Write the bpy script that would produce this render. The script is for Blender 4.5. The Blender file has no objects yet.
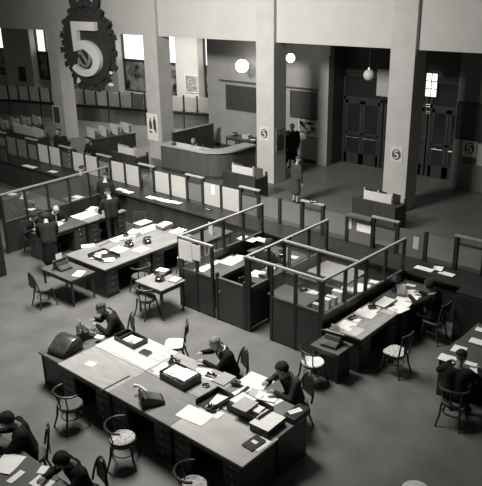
import bpy, bmesh, math, random
from mathutils import Vector, Matrix, Quaternion
import numpy as np
random.seed(5)
S = bpy.context.scene
C = S.collection
PI = math.pi

# ---------------------------------------------------------------- camera (world: X along the colonnade, Y towards it, Z up)
F = 685.36
R = np.array([[0.75584674, 0.65452693, -0.01703524],
              [0.22199066, -0.28065787, -0.93378333],
              [-0.61596741, 0.70201542, -0.3574332]])
CAMH = 7.0
def ray(px, py): return R.T @ np.array([px - 241, py - 243, F])
def W(px, py, z=0.0):
    r = ray(px, py); t = (z - CAMH) / r[2]
    return float(r[0]*t), float(r[1]*t)
cam = bpy.data.cameras.new('camera'); cam.sensor_fit = 'HORIZONTAL'; cam.sensor_width = 36.0
cam.lens = F / 482 * 36; cam.clip_end = 200
co = bpy.data.objects.new('camera', cam); C.objects.link(co)
Rm = Matrix(((R[0][0], -R[1][0], -R[2][0]), (R[0][1], -R[1][1], -R[2][1]), (R[0][2], -R[1][2], -R[2][2])))
co.matrix_world = Matrix.Translation((0, 0, CAMH)) @ Rm.to_4x4()
S.camera = co
S.view_settings.view_transform = 'Standard'; S.view_settings.look = 'None'
S.view_settings.gamma = 1; S.view_settings.use_curve_mapping = False
S.view_settings.exposure = 0.0

# ---------------------------------------------------------------- materials
def mat(name, v, rough=0.6, var=0.12, scale=6.0, stretch=(1, 1, 1), spec=0.4, bump=0.0, metal=0.0):
    m = bpy.data.materials.new(name); m.use_nodes = True
    nt = m.node_tree; b = nt.nodes['Principled BSDF']
    tc = nt.nodes.new('ShaderNodeTexCoord'); mp = nt.nodes.new('ShaderNodeMapping')
    mp.inputs['Scale'].default_value = stretch
    nz = nt.nodes.new('ShaderNodeTexNoise'); nz.inputs['Scale'].default_value = scale
    nz.inputs['Detail'].default_value = 5
    cr = nt.nodes.new('ShaderNodeValToRGB')
    lo, hi = v*(1-var), v*(1+var)
    tint = lambda q: (min(1, q*1.01), min(1, q*0.995), min(1, q*0.935), 1)
    cr.color_ramp.elements[0].position = 0.3; cr.color_ramp.elements[1].position = 0.7
    cr.color_ramp.elements[0].color = tint(lo); cr.color_ramp.elements[1].color = tint(hi)
    L = nt.links
    L.new(tc.outputs['Object'], mp.inputs['Vector']); L.new(mp.outputs['Vector'], nz.inputs['Vector'])
    L.new(nz.outputs['Fac'], cr.inputs['Fac']); L.new(cr.outputs['Color'], b.inputs['Base Color'])
    b.inputs['Roughness'].default_value = rough; b.inputs['Specular IOR Level'].default_value = spec
    b.inputs['Metallic'].default_value = metal
    if bump:
        bp = nt.nodes.new('ShaderNodeBump'); bp.inputs['Strength'].default_value = bump
        bp.inputs['Distance'].default_value = 0.02
        L.new(nz.outputs['Fac'], bp.inputs['Height']); L.new(bp.outputs['Normal'], b.inputs['Normal'])
    return m
def emit(name, v, s):
    m = bpy.data.materials.new(name); m.use_nodes = True
    b = m.node_tree.nodes['Principled BSDF']
    b.inputs['Base Color'].default_value = (v, v*.98, v*.93, 1)
    b.inputs['Emission Color'].default_value = (1, .98, .93, 1); b.inputs['Emission Strength'].default_value = s
    return m
def glass(name, clear=0.85, v=0.5, rough=0.1):
    m = bpy.data.materials.new(name); m.use_nodes = True; nt = m.node_tree
    b = nt.nodes['Principled BSDF']; b.inputs['Base Color'].default_value = (v, v*.99, v*.94, 1); b.inputs['Roughness'].default_value = rough
    tr = nt.nodes.new('ShaderNodeBsdfTransparent'); mx = nt.nodes.new('ShaderNodeMixShader'); mx.inputs[0].default_value = clear
    nt.links.new(b.outputs[0], mx.inputs[1]); nt.links.new(tr.outputs[0], mx.inputs[2])
    nt.links.new(mx.outputs[0], nt.nodes['Material Output'].inputs['Surface'])
    return m
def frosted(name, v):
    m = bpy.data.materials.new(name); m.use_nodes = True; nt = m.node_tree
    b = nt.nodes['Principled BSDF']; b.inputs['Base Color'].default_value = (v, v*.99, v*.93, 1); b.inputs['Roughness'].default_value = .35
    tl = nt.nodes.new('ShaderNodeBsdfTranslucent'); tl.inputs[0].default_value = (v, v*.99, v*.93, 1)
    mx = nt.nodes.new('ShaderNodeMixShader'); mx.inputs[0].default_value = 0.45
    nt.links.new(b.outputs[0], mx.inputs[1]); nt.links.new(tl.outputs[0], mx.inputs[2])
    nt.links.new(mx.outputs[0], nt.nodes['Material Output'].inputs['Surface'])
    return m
M = {}
M['floor'] = mat('worn_linoleum', .115, .33, .2, 1.3, spec=.6)
M['aisle'] = mat('aisle_stone', .13, .4, .12, 1.0)
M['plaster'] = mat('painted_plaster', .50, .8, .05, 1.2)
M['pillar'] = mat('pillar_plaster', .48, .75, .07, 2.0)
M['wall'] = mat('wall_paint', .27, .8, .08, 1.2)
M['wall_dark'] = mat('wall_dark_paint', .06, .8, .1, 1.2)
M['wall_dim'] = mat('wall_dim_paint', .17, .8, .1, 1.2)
M['ceiling'] = mat('ceiling_paint', .36, .9, .06, 1)
M['black'] = mat('black_wood', .022, .4, .3, 5, (1, 1, .2))
M['dark'] = mat('dark_stained_wood', .042, .42, .3, 4, (1, 1, .15))
M['darkpanel'] = mat('dark_panel_wood', .035, .4, .25, 3, (1, 1, .2), spec=.5)
M['brown'] = mat('brown_wood', .09, .45, .25, 4, (1, 1, .15))
M['info'] = mat('info_wood', .10, .5, .15, 5, (1, 1, .1))
M['rail'] = mat('pale_rail', .28, .3, .12, 6)
M['counter_wood'] = mat('back_counter_wood', .17, .5, .2, 3, (1, 1, .15))
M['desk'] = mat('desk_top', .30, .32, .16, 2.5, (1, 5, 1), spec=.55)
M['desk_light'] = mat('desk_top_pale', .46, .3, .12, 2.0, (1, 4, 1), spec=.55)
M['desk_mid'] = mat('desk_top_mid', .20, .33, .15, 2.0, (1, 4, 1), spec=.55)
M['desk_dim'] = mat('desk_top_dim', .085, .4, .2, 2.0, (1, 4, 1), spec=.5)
M['paper'] = mat('paper', .82, .8, .05, 12)
M['paper_grey'] = mat('paper_greyish', .48, .8, .08, 12)
M['card'] = mat('grey_card', .33, .7, .06, 12)
M['white'] = mat('white_board', .62, .6, .06, 4)
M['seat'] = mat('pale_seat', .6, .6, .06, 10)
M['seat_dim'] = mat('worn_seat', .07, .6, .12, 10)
M['metal'] = mat('bright_metal', .6, .25, .05, 10, metal=.9)
M['bakelite'] = mat('black_bakelite', .018, .25, .1, 10, spec=.6)
M['enamel'] = mat('black_enamel', .028, .4, .2, 10, spec=.5)
M['keys'] = mat('key_tops', .25, .4, .2, 60)
M['cover'] = mat('oilcloth_cover', .04, .32, .4, 9, bump=.25, spec=.6)
M['suit'] = mat('dark_suit_wool', .016, .9, .2, 14, spec=.15)
M['suit_grey'] = mat('grey_suit_wool', .055, .9, .2, 14, spec=.15)
M['coat'] = mat('coat_wool', .06, .9, .2, 14, spec=.15)
M['trouser'] = mat('trouser_wool', .022, .9, .2, 14, spec=.15)
M['shirt'] = mat('white_shirt', .6, .8, .05, 14)
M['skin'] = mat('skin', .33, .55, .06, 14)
M['skin_darker'] = mat('darker_skin', .24, .55, .06, 14)  # same skin in a darker even tone
M['hair'] = mat('dark_hair', .03, .85, .5, 40, (1, 1, .2), spec=.1)
M['hair_mid'] = mat('brown_hair', .08, .85, .5, 40, (1, 1, .2), spec=.1)
M['hair_fair'] = mat('fair_hair', .22, .85, .4, 40, (1, 1, .2), spec=.1)
M['eye'] = mat('eye_dark', .02, .3, .0, 10)
M['lip'] = mat('lip', .18, .5, .0, 10)
M['shoe'] = mat('black_shoe', .015, .3, .1, 10)
M['emblem'] = mat('emblem_dark', .042, .7, .25, 6)
M['emblem_mid'] = mat('emblem_mid', .32, .7, .15, 6)
M['five'] = mat('numeral_white', .92, .6, .03, 3)
M['five_side'] = mat('numeral_side', .55, .6, .03, 3)
M['poster_dark'] = mat('poster_dark', .07, .6, .5, 9)
M['poster_mid'] = mat('poster_mid', .25, .6, .8, 7)
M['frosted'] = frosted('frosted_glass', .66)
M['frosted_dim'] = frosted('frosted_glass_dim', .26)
M['clear'] = glass('clear_glass', .88, .35, .08)
M['pane_dark'] = glass('dark_door_glass', .25, .02, .1)
M['daylight'] = emit('daylight_pane', .8, 1.4)
M['globe_on'] = emit('lit_opal_globe', .8, 11)
M['globe_off'] = mat('opal_globe', .55, .35, .05, 3)
M['outside'] = mat('street_view', .16, .5, 1.6, 2.5)
M['cushion'] = mat('floral_cushion', .42, .9, .55, 22)
M['board'] = mat('notice_board', .042, .6, .2, 4)
M['clock'] = mat('inkwell_glass', .03, .2, .1, 4)
M['leaf'] = mat('dark_leaf', .03, .6, .4, 9)

# ---------------------------------------------------------------- mesh helpers
class MB:
    def __init__(s): s.bm = bmesh.new(); s.mi = 0
    def _f(s, vs):
        try:
            f = s.bm.faces.new(vs); f.material_index = s.mi; return f
        except ValueError: return None
    def box(s, x0, x1, y0, y1, z0, z1, T=None):
        p = [Vector((x, y, z)) for z in (z0, z1) for x, y in ((x0, y0), (x1, y0), (x1, y1), (x0, y1))]
        if T is not None: p = [T @ q for q in p]
        v = [s.bm.verts.new(q) for q in p]
        for f in ((3, 2, 1, 0), (4, 5, 6, 7), (0, 1, 5, 4), (1, 2, 6, 5), (2, 3, 7, 6), (3, 0, 4, 7)): s._f([v[i] for i in f])
        return s
    def cb(s, c, sz, rz=0, rx=0, ry=0):
        T = Matrix.Translation(c) @ Matrix.Rotation(rz, 4, 'Z') @ Matrix.Rotation(rx, 4, 'X') @ Matrix.Rotation(ry, 4, 'Y')
        return s.box(-sz[0]/2, sz[0]/2, -sz[1]/2, sz[1]/2, -sz[2]/2, sz[2]/2, T)
    def tube(s, pts, r, n=8, caps=True, flat=1.0):
        pts = [Vector(p) for p in pts]; rs = r if isinstance(r, (list, tuple)) else [r]*len(pts)
        rings = []; ref = None
        for i, p in enumerate(pts):
            d = (pts[min(i+1, len(pts)-1)] - pts[max(i-1, 0)]).normalized()
            if ref is None: ref = Vector((0, 0, 1)) if abs(d.z) < .9 else Vector((1, 0, 0))
            a = d.cross(ref)
            if a.length < 1e-5: a = d.cross(Vector((0, 1, 0)))
            a.normalize(); b = a.cross(d).normalized(); ref = b
            rings.append([s.bm.verts.new(p + (a*math.cos(2*PI*k/n) + b*math.sin(2*PI*k/n)*flat)*rs[i]) for k in range(n)])
        for i in range(len(rings)-1):
            for k in range(n): s._f([rings[i][k], rings[i][(k+1) % n], rings[i+1][(k+1) % n], rings[i+1][k]])
        if caps: s._f(rings[0][::-1]); s._f(rings[-1])
        return s
    def lathe(s, prof, c=(0, 0, 0), n=24, sx=1, sy=1):
        c = Vector(c); rings = []
        for r, z in prof:
            rings.append([s.bm.verts.new(c + Vector((r*sx*math.cos(2*PI*k/n), r*sy*math.sin(2*PI*k/n), z))) for k in range(n)])
        for i in range(len(rings)-1):
            for k in range(n): s._f([rings[i][k], rings[i][(k+1) % n], rings[i+1][(k+1) % n], rings[i+1][k]])
        s._f(rings[0][::-1]); s._f(rings[-1]); return s
    def ball(s, c, r, sc=(1, 1, 1), n=16, Rm=None):
        T = Matrix.Translation(c) @ (Rm.to_4x4() if Rm else Matrix()) @ Matrix.Diagonal((sc[0]*r, sc[1]*r, sc[2]*r, 1))
        g = bmesh.ops.create_uvsphere(s.bm, u_segments=n, v_segments=max(6, n//2), radius=1, matrix=T)
        for v in g['verts']:
            for f in v.link_faces: f.material_index = s.mi
        return s
    def prism(s, poly, a0, a1, axis='z'):
        def P(u, v, a): return (u, v, a) if axis == 'z' else ((u, a, v) if axis == 'y' else (a, u, v))
        A = [s.bm.verts.new(P(u, v, a0)) for u, v in poly]; B = [s.bm.verts.new(P(u, v, a1)) for u, v in poly]
        s._f(A[::-1]); s._f(B); n = len(poly)
        for i in range(n): s._f([A[i], A[(i+1) % n], B[(i+1) % n], B[i]])
        return s
    def build(s, name, m, parent=None, bevel=0, smooth=False, loc=None, rz=0):
        bmesh.ops.recalc_face_normals(s.bm, faces=s.bm.faces)
        if bevel:
            es = [e for e in s.bm.edges if len(e.link_faces) == 2 and e.calc_face_angle(0) > .6]
            bmesh.ops.bevel(s.bm, geom=es, offset=bevel, segments=2, affect='EDGES', profile=.5)
        me = bpy.data.meshes.new(name); s.bm.to_mesh(me); s.bm.free()
        for k in (m if isinstance(m, (list, tuple)) else [m]): me.materials.append(k)
        if smooth:
            for p in me.polygons: p.use_smooth = True
            try: me.set_sharp_from_angle(angle=.7)
            except Exception: pass
        o = bpy.data.objects.new(name, me); C.objects.link(o)
        if parent is not None: o.parent = parent
        if loc is not None: o.location = loc
        o.rotation_euler = (0, 0, rz)
        return o
def tag(o, label, cat, group=None, kind=None):
    o['label'] = label; o['category'] = cat
    if group: o['group'] = group
    if kind: o['kind'] = kind
    return o
def thing(name, label, cat, loc=(0, 0, 0), rz=0, group=None):
    o = bpy.data.objects.new(name, None); C.objects.link(o); o.empty_display_size = .1
    o.location = loc; o.rotation_euler = (0, 0, rz)
    return tag(o, label, cat, group)
def struct(name, mb, m, label=None, cat=None, bevel=0, parent=None):
    o = mb.build(name, m, parent, bevel)
    if parent is None:
        o['kind'] = 'structure'
        tag(o, label or name.replace('_', ' '), cat or name.split('_')[0])
    return o

# ================================================================ SETTING
PY = 19.07                                           # front plane of the pillars
struct('floor', MB().box(-56, 6, -2, 15.2, -.12, 0), M['floor'], 'worn grey floor of the office hall among the desks', 'floor')
struct('floor_aisle', MB().box(-56, 6, 15.2, 31, -.12, 0), M['aisle'], 'smooth floor of the public aisle under the colonnade', 'floor')
PX = {'a': (-32.9, -32.1), 'b': (-28.52, -27.75), 'c': (-21.8, -21.0), 'd': (-15.88, -15.08), 'e': (-10.6, -9.78), 'f': (-4.9, -4.1)}
plab = {'a': 'half hidden square pillar farthest along the colonnade', 'b': 'square pillar beside the numeral emblem with a dark framed notice', 'c': 'square pillar carrying the white poster of two dark figures',
        'd': 'square pillar in the middle of the hall with small round sign', 'e': 'broad pale pillar before the dark entrance doors', 'f': 'square pillar beyond the right edge of the hall'}
for i, k in enumerate('bcde'):
    x0, x1 = PX[k]
    struct('pillar_%d' % (i+1), MB().box(x0, x1, PY, PY+.72, 0, 9.0), M['pillar'], plab[k], 'pillar', bevel=.012)
struct('wall_front_gallery', MB().box(-56, 6, PY+.16, PY+.72, 5.0, 9.0), M['plaster'], 'broad pale upper wall above the colonnade openings', 'wall')
struct('ceiling_aisle', MB().box(-56, 6, PY+.72, 31, 5.0, 5.2), M['ceiling'], 'low ceiling over the public aisle', 'ceiling')
YB = 22.4
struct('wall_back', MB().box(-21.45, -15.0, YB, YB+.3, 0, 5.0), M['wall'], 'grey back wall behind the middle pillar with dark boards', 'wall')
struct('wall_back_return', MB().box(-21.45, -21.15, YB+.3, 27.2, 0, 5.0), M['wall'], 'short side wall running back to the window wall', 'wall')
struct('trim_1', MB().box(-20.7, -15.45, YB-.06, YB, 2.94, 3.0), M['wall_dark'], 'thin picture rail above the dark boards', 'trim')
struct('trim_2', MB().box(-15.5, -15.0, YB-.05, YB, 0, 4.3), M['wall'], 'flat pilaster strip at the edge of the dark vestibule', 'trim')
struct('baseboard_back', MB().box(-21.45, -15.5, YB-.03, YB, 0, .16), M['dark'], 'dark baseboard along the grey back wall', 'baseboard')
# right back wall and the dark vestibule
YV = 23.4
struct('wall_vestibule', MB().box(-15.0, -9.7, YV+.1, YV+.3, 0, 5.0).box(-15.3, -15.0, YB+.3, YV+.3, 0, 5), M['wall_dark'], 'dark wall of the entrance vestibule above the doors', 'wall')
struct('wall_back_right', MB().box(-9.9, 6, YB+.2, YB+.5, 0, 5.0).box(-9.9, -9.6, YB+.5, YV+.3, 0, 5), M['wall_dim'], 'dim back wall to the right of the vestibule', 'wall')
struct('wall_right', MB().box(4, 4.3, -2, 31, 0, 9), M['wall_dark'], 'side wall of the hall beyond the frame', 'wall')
# window wall far left
YW = 27.2
struct('wall_window_side', MB().box(-56, -21.15, YW, YW+.3, 0, .9).box(-56, -21.15, YW, YW+.3, 4.3, 5.0), M['plaster'], 'far left wall under and over the tall windows', 'wall')
pil = [(-28.0, -26.3, 'pale pier between tall windows carrying a small picture'), (-35.6, -33.0, 'pier between windows hidden behind the emblem'), (-45.4, -42.0, 'grey pier at far left with a black framed picture'), (-39.8, -38.6, 'pier between windows behind the first pillar'), (-56, -50.5, 'pier at the far end of the window wall'), (-23.6, -21.45, 'last pier before the short side wall')]
for i, (a, b, l) in enumerate(pil):
    struct('wall_pier_%d' % (i+1), MB().box(a, b, YW-.45, YW+.3, 0, 5.0), M['plaster'], l, 'wall')
wins = [(-33.0, -28.0, 'tall bright window between two piers right of the emblem'), (-26.3, -23.6, 'narrow strip of bright window beside the short wall'), (-38.6, -35.6, 'bright window partly behind the numeral emblem'), (-42.0, -39.8, 'narrow bright window between grey pier and pillar'), (-50.5, -45.4, 'bright window at the far left edge')]
for i, (a, b, l) in enumerate(wins):
    wf = MB()
    for x in (a+.03, (a+b)/2, b-.03): wf.box(x-.05, x+.05, YW, YW+.12, .9, 4.3)
    for z in (.93, 2.75, 4.27): wf.box(a, b, YW, YW+.12, z-.04, z+.04)
    w = struct('window_%d' % (i+1), wf, M['dark'], l, 'window')
    MB().box(a, b, YW+.13, YW+.15, 2.78, 4.3).build('window_pane', M['daylight'], w)
    MB().box(a, b, YW+.13, YW+.15, .9, 2.76).build('window_lower_pane', M['outside'], w)
    MB().box(a, b, YW-.18, YW+.05, .84, .9).build('window_sill', M['white'], w)
# entrance doors
def door(n, x0, x1, label, lit=False):
    fr = MB()
    for x in (x0+.04, x1-.04): fr.box(x-.06, x+.06, YV-.02, YV+.1, 0, 3.55)
    fr.box(x0, x1, YV-.02, YV+.1, 3.45, 3.6).box(x0, x1, YV-.02, YV+.1, 2.55, 2.68)
    d = struct('door_%d' % n, fr, M['black'], label, 'door')
    mid = (x0+x1)/2
    for a, b in ((x0+.1, mid-.01), (mid+.01, x1-.1)):
        l = MB().box(a, a+.11, YV, YV+.06, .02, 2.54).box(b-.11, b, YV, YV+.06, .02, 2.54).box(a, b, YV, YV+.06, .02, .45).box(a, b, YV, YV+.06, 2.4, 2.54).box(a, b, YV, YV+.06, 1.2, 1.28)
        lf = l.build('door_leaf', M['black'], d, .006)
        MB().box(a+.1, b-.1, YV+.02, YV+.04, .45, 2.4).build('door_glass', M['pane_dark'], lf)
        MB().tube([(a+.1, YV-.06, 1.08), (b-.1, YV-.06, 1.08)], .018).tube([(a+.14, YV, 1.08), (a+.14, YV-.06, 1.08)], .014).tube([(b-.14, YV, 1.08), (b-.14, YV-.06, 1.08)], .014).build('door_handle', M['metal'], lf)
    MB().box(x0+.1, x1-.1, YV+.03, YV+.05, 2.68, 3.45).build('door_transom_glass', M['pane_dark'], d)
    return d
door(1, -14.95, -13.2, 'dark glazed double door nearest the grey wall')
door(2, -13.1, -11.35, 'dark glazed double door behind the broad pillar')
door(3, -11.25, -9.75, 'dark glazed door to the right of the broad pillar')
def lit(n, pxs, label, Y=YV-.04):
    o = None
    pts = []
    for (px, py) in pxs:
        r = ray(px, py); t = Y / r[1]; pts.append((float(r[0]*t), float(r[2]*t)+CAMH))
    (x0, z0), (x1, z1) = pts
    fr = MB().box(x0-.04, x1+.04, Y-.02, Y+.03, z1-.04, z1).box(x0-.04, x1+.04, Y-.02, Y+.03, z0, z0+.04).box(x0-.04, x0, Y-.02, Y+.03, z1, z0).box(x1, x1+.04, Y-.02, Y+.03, z1, z0)
    nb = 3
    for k in range(1, nb): fr.box(x0, x1, Y-.02, Y, z1+(z0-z1)*k/nb-.015, z1+(z0-z1)*k/nb+.015)
    fr.box((x0+x1)/2-.012, (x0+x1)/2+.012, Y-.02, Y, z1, z0)
    w = struct('window_%d' % n, fr, M['black'], label, 'window')
    MB().box(x0, x1, Y+.005, Y+.02, z1, z0).build('window_pane', M['daylight'], w)
lit(6, ((330, 67), (333.5, 83)), 'small bright pane high over the entrance doors')
lit(7, ((427, 73), (436, 97)), 'bright daylight pane seen right of the broad pillar')
lit(8, ((426, 104), (430, 107)), 'tiny upper glint of daylight beside the dark door')
lit(9, ((426, 111), (430, 113.5)), 'tiny lower glint of daylight beside the dark door')
# daylight, lamps and an added aisle fill
def area(name, loc, target, sx, sy, power, spread=180):
    l = bpy.data.lights.new(name, 'AREA'); l.shape = 'RECTANGLE'; l.size = sx; l.size_y = sy; l.energy = power; l.spread = math.radians(spread)
    l.color = (1, .985, .95)
    o = bpy.data.objects.new(name, l); C.objects.link(o); o.location = loc
    o.rotation_euler = (Vector(target) - Vector(loc)).to_track_quat('-Z', 'Y').to_euler()
area('skylight', (-11.4, 8.9, 10.8), (-11.0, 9.7, 0), 5.5, 2.6, 980, 88)
area('skylight_front', (-14.5, 3.0, 10.8), (-16.5, 19.2, 4.2), 4, 2, 860, 80)
area('aisle_fill', (-26.3, 23.6, 4.92), (-26.3, 24.6, 0), 7, .8, 540, 180)  # unseen fill light added under the aisle ceiling to brighten the piers
w = bpy.data.worlds.new('hall_world'); S.world = w; w.use_nodes = True
w.node_tree.nodes['Background'].inputs[0].default_value = (1, .98, .93, 1); w.node_tree.nodes['Background'].inputs[1].default_value = .065
def globe(px, py, Y, r, on, label, group='hanging globe lamps'):
    q = ray(px, py); t = Y/q[1]; x, z = float(q[0]*t), float(q[2]*t)+CAMH
    g = thing('globe_lamp', label, 'lamp', (x, Y, z), 0)
    MB().ball((0, 0, 0), r, n=24).build('lamp_globe', M['globe_on'] if on else M['globe_off'], g, smooth=True)
    MB().lathe([(.05, r*.93), (.07, r*.97), (.06, r+.06), (.007, r+.09), (.007, 4.97-z), (.06, 4.98-z), (.06, 5.0-z)], n=12).build('lamp_rod', M['metal'], g)
globe(242, 66, 21.6, .26, 75, 'lit globe lamp left of the middle pillar')
globe(290.5, 58, 21.0, .16, 20, 'lit globe lamp right of the middle pillar')
globe(369, 75, 21.6, .2, 0, 'unlit globe lamp hanging before the entrance doors')

# wall boards and pictures
def planexz(px, py, Y):
    r = ray(px, py); t = Y/r[1]; return float(r[0]*t), float(r[2]*t)+CAMH
def framed(name, label, cat, x, z, w, h, Y, inner, frame, group=None, face=None, d=.03, fw=.04):
    t = thing(name, label, cat, (x, Y, z-h/2), 0, group)
    MB().box(-w/2, w/2, -.005, d*.4, 0, h).build('picture', inner, t)
    if frame:
        MB().box(-w/2-fw, w/2+fw, -d, d*.4-.002, -fw, 0).box(-w/2-fw, w/2+fw, -d, d*.4-.002, h, h+fw).box(-w/2-fw, -w/2, -d, d*.4-.002, 0, h).box(w/2, w/2+fw, -d, d*.4-.002, 0, h).build('frame', frame, t)
    if face: face(t, w, h)
    return t
framed('notice_board', 'wide dark board on the grey wall below the brighter globe lamp', 'board', -18.95, 2.28, 2.7, .98, YB-.02, M['board'], M['wall_dark'])
framed('notice_board', 'narrower dark board on the wall right of the middle pillar', 'board', -16.18, 2.32, 1.25, 1.0, YB-.02, M['board'], M['wall_dark'])
def sketchy(t, w, h):
    b = MB(); rr = random.Random(3)
    for k in range(12):
        x, z = rr.uniform(-w*.4, w*.3), rr.uniform(h*.15, h*.8)
        b.cb((x, -.01, z), (rr.uniform(.08, .3), .006, rr.uniform(.04, .12)), 0, 0, rr.uniform(-.7, .7))
    b.build('print', M['poster_dark'], t)
x, z = planexz(308, 127, YB-.02)
framed('wall_picture', 'pale picture with dark brushwork beside the two standing men', 'picture', x, z, .85, .62, YB-.02, M['poster_mid'], M['white'], face=sketchy)
x, z = planexz(384.5, 83, YV-.08)
framed('notice_sheet', 'grey notice hung between doors and broad pillar', 'notice', x-.05, z, .55, 1.0, YV-.08, M['card'], None)
x, z = planexz(473, 122, YB+.18)
framed('notice_board', 'dark board on the dim wall at the right edge', 'board', x, z, 1.1, 1.2, YB+.18, M['board'], M['black'])
def roundsign(t, w, h):
    c = h*.5
    MB().prism([(w*.36*math.cos(a*PI/14), c+w*.40*math.sin(a*PI/14)) for a in range(28)], -.012, -.004, 'y').build('disc', M['poster_dark'], t)
    five(t, 'numeral', w*.36, h*.52, -w*.17, c-h*.26, -.02, -.010, M['white'], M['white'])
def five(t, name, w, h, x0, z0, y0, y1, m, ms):
    th = h*.17; cx, cz, ro = w*.40, h*.335, h*.335; rx = w - cx
    b = MB(); Q = lambda pts: b.prism([(x0+u, z0+v) for u, v in pts], y0, y1, 'y')
    Q([(.03*w, h), (.90*w, h), (.90*w, h-th*.9), (.03*w, h-th*.9)])
    Q([(.03*w, h-th*.9), (.23*w, h-th*.9), (.21*w, h*.62), (.05*w, h*.45)])
    Q([(.05*w, h*.45), (.21*w, h*.62), (cx, cz+ro), (cx, cz+ro-th*.95)])
    angs = [math.radians(q) for q in range(90, -146, -9)]; n = len(angs)
    for i in range(n-1):
        k = []
        for j in (i, i+1):
            f = j/(n-1); tk = th*(.95 + .45*math.sin(PI*min(1, f*1.6)) - .25*f)
            k.append(((cx+rx*math.cos(angs[j]), cz+ro*math.sin(angs[j])), (cx+(rx-tk)*math.cos(angs[j]), cz+(ro-tk)*math.sin(angs[j]))))
        Q([k[0][0], k[1][0], k[1][1], k[0][1]])
    return b.build(name, m, t)
def pillar_sign(px, py, w, h, label, Y=PY-.012):
    x, z = planexz(px, py, Y); return framed('round_sign', label, 'sign', x, z, w, h, Y, M['seat'], None, 'round numeral signs', roundsign)
pillar_sign(264.3, 133.5, .43, .52, 'small square sign with dark disc on the middle pillar')
pillar_sign(396.5, 154.5, .42, .5, 'small square sign with dark disc on the broad right pillar')
x, z = planexz(469.5, 148.5, YB+.18)
framed('round_sign', 'small square sign with dark disc on the dim right wall', 'sign', x, z, .5, .58, YB+.18, M['paper_grey'], None, 'round numeral signs', roundsign)
x, z = planexz(480.5, 155, YB+.18)
framed('notice_sheet', 'pale notice cut off by the right edge', 'notice', x+.1, z, .45, .75, YB+.18, M['paper_grey'], None)
x, z = planexz(469.5, 160, YB+.18)
framed('notice_sheet', 'dark small notice below the sign on the dim right wall', 'notice', x, z-.02, .5, .26, YB+.18, M['poster_dark'], None)
def poster_men(t, w, h):
    b = MB()
    for cx, s, hh in ((-.16*w, 1, .42), (.22*w, 1.1, .52)):
        z0 = h*.42
        b.prism([(cx-.1*w*s, z0), (cx-.13*w*s, z0+hh*h*.55), (cx-.05*w, z0+hh*h*.78), (cx+.05*w, z0+hh*h*.78), (cx+.13*w*s, z0+hh*h*.5), (cx+.12*w*s, z0)], -.012, -.004, 'y')
        b.prism([(cx+.055*w*math.cos(k*PI/6), z0+hh*h*.86+.05*h*math.sin(k*PI/6)) for k in range(12)], -.012, -.004, 'y')
    b.prism([(.2*w, h*.44), (.28*w, h*.3), (.38*w, h*.3), (.34*w, h*.46)], -.012, -.004, 'y')
    b.prism([(-.3*w, h*.3), (-.05*w, h*.26), (-.04*w, h*.32), (-.28*w, h*.36)], -.012, -.004, 'y')
    b.build('print', M['poster_dark'], t)
x, z = planexz(152.5, 127, PY-.012)
framed('poster', 'white poster of two dark figures on the pillar right of the emblem', 'poster', x, z, .66, 1.12, PY-.012, M['paper'], None, None, poster_men)
x, z = planexz(57, 115, PY-.02)
framed('framed_notice', 'dark notice in a pale frame on the pillar left of the emblem', 'notice', x, z, .52, .78, PY-.02, M['poster_dark'], M['white'])
# picture on the side face of the middle pillar
t = thing('side_picture', 'dark picture on the shaded side of the middle pillar', 'picture', (-15.08+.008, 19.42, 1.15))
MB().box(-.005, .012, -.22, .22, 0, .85).build('picture', M['poster_mid'], t)
MB().box(.012, .016, -.2, .2, .05, .6).build('print', M['poster_dark'], t)
x, z = planexz(22.5, 74, YW-.47)
framed('wall_picture', 'black framed picture on the far left window pier', 'picture', x, z, .7, .9, YW-.47, M['board'], M['black'])
x, z = planexz(191.5, 84, YW-.47)
framed('wall_picture', 'small grey picture on the pier between tall windows', 'picture', x, z, .85, .85, YW-.47, M['poster_mid'], M['white'])

# ---------------------------------------------------------------- the big numeral emblem
EX, EZ = -25.35, 4.38
em = thing('numeral_emblem', 'large dark wreathed emblem with a white figure five', 'emblem', (EX, PY+.155, EZ))
def ell(a, b, n=64): return [(a*math.cos(2*PI*k/n), b*math.sin(2*PI*k/n)) for k in range(n)]
MB().prism(ell(1.62, 1.62), -.3, 0, 'y').build('medallion', M['emblem'], em, .02)
rr = random.Random(8)
for s in (-1, 1):
    b = MB()
    for k in range(16):
        a = math.radians(-75 + k*150/15)
        ca, sa = math.cos(a), math.sin(a)
        c = Vector((s*1.66*ca, -.2+rr.uniform(-.05, .05), 1.62*sa))
        ang = math.atan2(sa, s*ca)
        T = Matrix.Translation(c) @ Matrix.Rotation(-ang, 4, 'Y') @ Matrix.Rotation(rr.uniform(-.25, .25), 4, 'X')
        L = .30 + .3*(k % 2)
        v = [T @ Vector(q) for q in ((-.18, -.05, -.13), (-.18, .05, -.13), (-.18, .05, .13), (-.18, -.05, .13), (L*.5, -.04, -.11), (L*.5, .04, -.11), (L*.55, .04, .12), (L*.55, -.04, .12))]
        vv = [b.bm.verts.new(q) for q in v]
        for f in ((0, 1, 2, 3), (4, 7, 6, 5), (0, 4, 5, 1), (1, 5, 6, 2), (2, 6, 7, 3), (3, 7, 4, 0)): b._f([vv[i] for i in f])
    b.build('wreath_branch', M['emblem'], em)
b = MB()
for k in range(9):
    x = (k-4)*.19; z = 1.66 + .16*math.cos((k-4)*.38)
    b.ball((x, -.24, z), .15, (1, .7, .9+.25*(k % 2)), 10)
for s in (-1, 1):
    b.tube([(s*.55, -.22, 1.55), (s*.82, -.22, 1.7), (s*.92, -.22, 1.95), (s*.8, -.22, 2.08), (s*.68, -.22, 1.98), (s*.74, -.22, 1.86)], [.11, .11, .1, .08, .06, .04])
b.tube([(-.3, -.22, 1.9), (0, -.22, 2.08), (.3, -.22, 1.9)], .07)
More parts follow.
